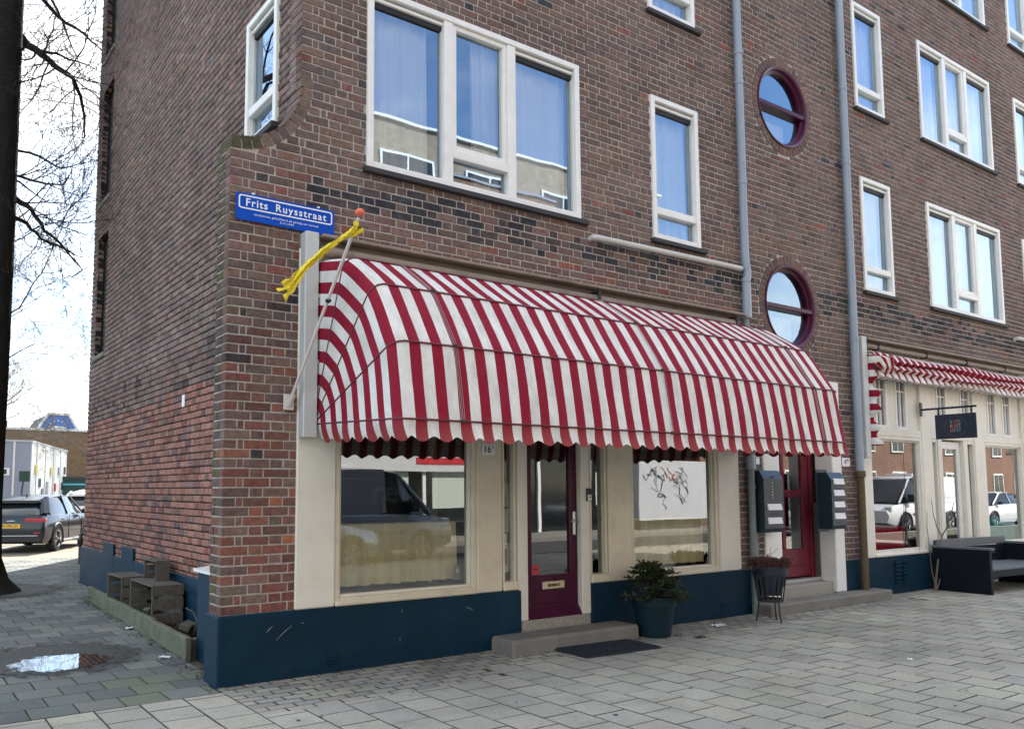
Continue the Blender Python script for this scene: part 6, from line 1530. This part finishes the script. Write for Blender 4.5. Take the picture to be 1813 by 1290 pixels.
obj('pole', MB().tube([(-0.12, 0, 0), (0.05, 0, 1.95)], 0.025, 8), 'post_dark', tsn, smooth=40); obj('plate', MB().cbox(-0.09, 0.20, -0.05, -0.028, 1.74, 2.05, 0.01), 'far_green', tsn)
gk = thing('green_kiosk', 'dark green kiosk with cyan rail beyond the gable corner', 'kiosk', (4.75, 31.0, 0))
obj('body', MB().box(-0.9, 1.6, 0, 2, 0, 1.95), 'far_green', gk); obj('rail', MB().tube([(-0.95, -0.06, 1.72), (1.6, -0.06, 1.72)], 0.05, 6), 'cyan_metal', gk); obj('frame', MB().tube([(-0.55, -0.05, 0.2), (-0.55, -0.05, 0.85), (0.2, -0.05, 0.85)], 0.03, 5), 'yellow_metal', gk); obj('roof', MB().box(-1.0, 1.7, -0.1, 2.1, 1.95, 2.05), 'post_dark', gk)
bp_ = thing('hoop_barrier', 'dark metal hoop barrier standing at the far gable corner', 'barrier', (1.30, 12.05, 0))
obj('hoop', MB().tube([(-0.05, 0, 0), (-0.05, 0, 0.58), (0.0, 0, 0.66), (0.5, 0.2, 0.66), (0.56, 0.2, 0.6), (0.56, 0.2, 0)], 0.035, 8), 'post_dark', bp_, smooth=50); obj('foot_plate', MB().cbox(-0.12, 0.02, -0.05, 0.05, 0, 0.012, 0.003), 'post_dark', bp_); obj('lock_box', MB().cbox(-0.11, -0.05, -0.04, 0.04, 0.36, 0.5, 0.006), 'post_dark', bp_)

# ------------------------------------------------------------------ across the street (seen in the window panes)
def far_block(name, lab, x0, x1, y, h, floors, pitch, ww, m_, zf=0.9, wh=1.5, group=None):
    t = thing(name, lab, 'building', (x0, y, 0))
    obj('wall', MB().box(0, x1-x0, -9, 0, -0.2, h), m_, t); obj('roof_edge', MB().box(-0.15, x1-x0+0.15, -9, 0.10, h, h+0.09), 'white_paint', t)
    n = int((x1-x0)/pitch); f0 = bpy.data.meshes
    wf = mesh_of('window', MB().box(-ww/2, ww/2, 0.0, 0.07, 0, wh), 'white_paint'); gp_ = mesh_of('pane', MB().box(-ww/2+0.09, -0.04, 0.071, 0.085, 0.09, wh-0.09).box(0.04, ww/2-0.09, 0.071, 0.085, 0.09, wh-0.09), 'car_glass')
    for i in range(floors):
        for k in range(n):
            o = bpy.data.objects.new('window', wf); COL.objects.link(o); o.parent = t; o.location = ((k+0.5)*pitch, 0, zf+i*(h-0.6)/floors)
            g_ = bpy.data.objects.new('pane', gp_); COL.objects.link(g_); g_.parent = o
    return t
far_block('modern_block', 'sunlit beige brick block across the street, mirrored in the large first floor window', -14, 23.5, -16, 13.4, 4, 3.4, 2.1, 'opp_brick', 1.1, 1.7)
mbk = thing('stepped_bay_block', 'darker brick bays stepping out of the beige block across the street', 'building', (0, -15.9, 0))
for (a, b, z) in ((-6, -1, 11.2), (6.3, 8.6, 12.3), (12.4, 17.0, 11.6)):
    obj('bay', MB().box(a, b, 0, 0.9, 3.3, z), 'opp_brick_dark' if a > 0 else 'opp_brick', mbk); obj('bay_coping', MB().box(a-0.06, b+0.06, 0, 0.96, z, z+0.08), 'clad_grey', mbk)
    obj('bay_window', MB().box(a+0.4, b-0.4, 0.9, 0.95, z-2.4, z-0.9), 'clad_grey', mbk); obj('bay_glass', MB().box(a+0.5, b-0.5, 0.951, 0.965, z-2.3, z-1.0), 'car_glass', mbk)
far_block('brick_terrace', 'red-brown brick terrace across the street, mirrored in the far shop', 27, 70, -17, 8.2, 3, 3.0, 1.4, 'opp_brick_dark')
sg_ = thing('shop_glazing', 'dark glazed shop front across the street, mirrored in the near shop window', 'shop front', (-14, -15.9, 0))
obj('glass_wall', MB().box(2, 37, -0.02, 0.06, 0.0, 2.95), 'car_glass', sg_)
for k in range(15): obj('glazing_post', MB().box(2+k*2.4, 2.12+k*2.4, 0.06, 0.14, 0.0, 2.95), 'clad_grey' if k % 2 else 'white_paint', sg_)
for k in (9, 10, 13): obj('window_poster', MB().box(2.4+k*2.4, 3.9+k*2.4, 0.062, 0.075, 0.9, 2.1), 'paper_green', sg_)
bn_ = thing('shop_banner', 'white and red shop fascia across the street, mirrored in the shop window', 'fascia', (10.4, -15.9, 2.05))
obj('board', MB().box(-2.6, 4.5, 0.0, 0.25, 0, 0.75), 'panel_white', bn_); obj('red_band', MB().box(1.3, 4.4, 0.25, 0.27, 0.24, 0.46), 'sticker_red', bn_)
gt_ = thing('site_container', 'white site container with scribbled graffiti across the street, mirrored in the right shop window', 'container', (22.5, -14.6, -0.2))
obj('body', MB().cbox(-1.9, 1.9, -2.2, 0, 0.55, 2.75, 0.02), 'panel_white', gt_); obj('skid', MB().box(-1.7, 1.7, -2.0, -0.2, 0, 0.55), 'ink', gt_)
rg = random.Random(17)
for k in range(14):
    p = Vector((rg.uniform(-1.4, 1.3), 0.012, rg.uniform(1.2, 2.2))); P = [p]
    for s in range(rg.randint(4, 9)): p = p+Vector((rg.uniform(-.3, .32), 0, rg.uniform(-.3, .3))); p.z = max(0.8, min(2.5, p.z)); P.append(p.copy())
    obj('graffiti', MB().tube(P, 0.006+0.010*rg.random(), 4), 'sticker_red' if k < 3 else 'ink', gt_)
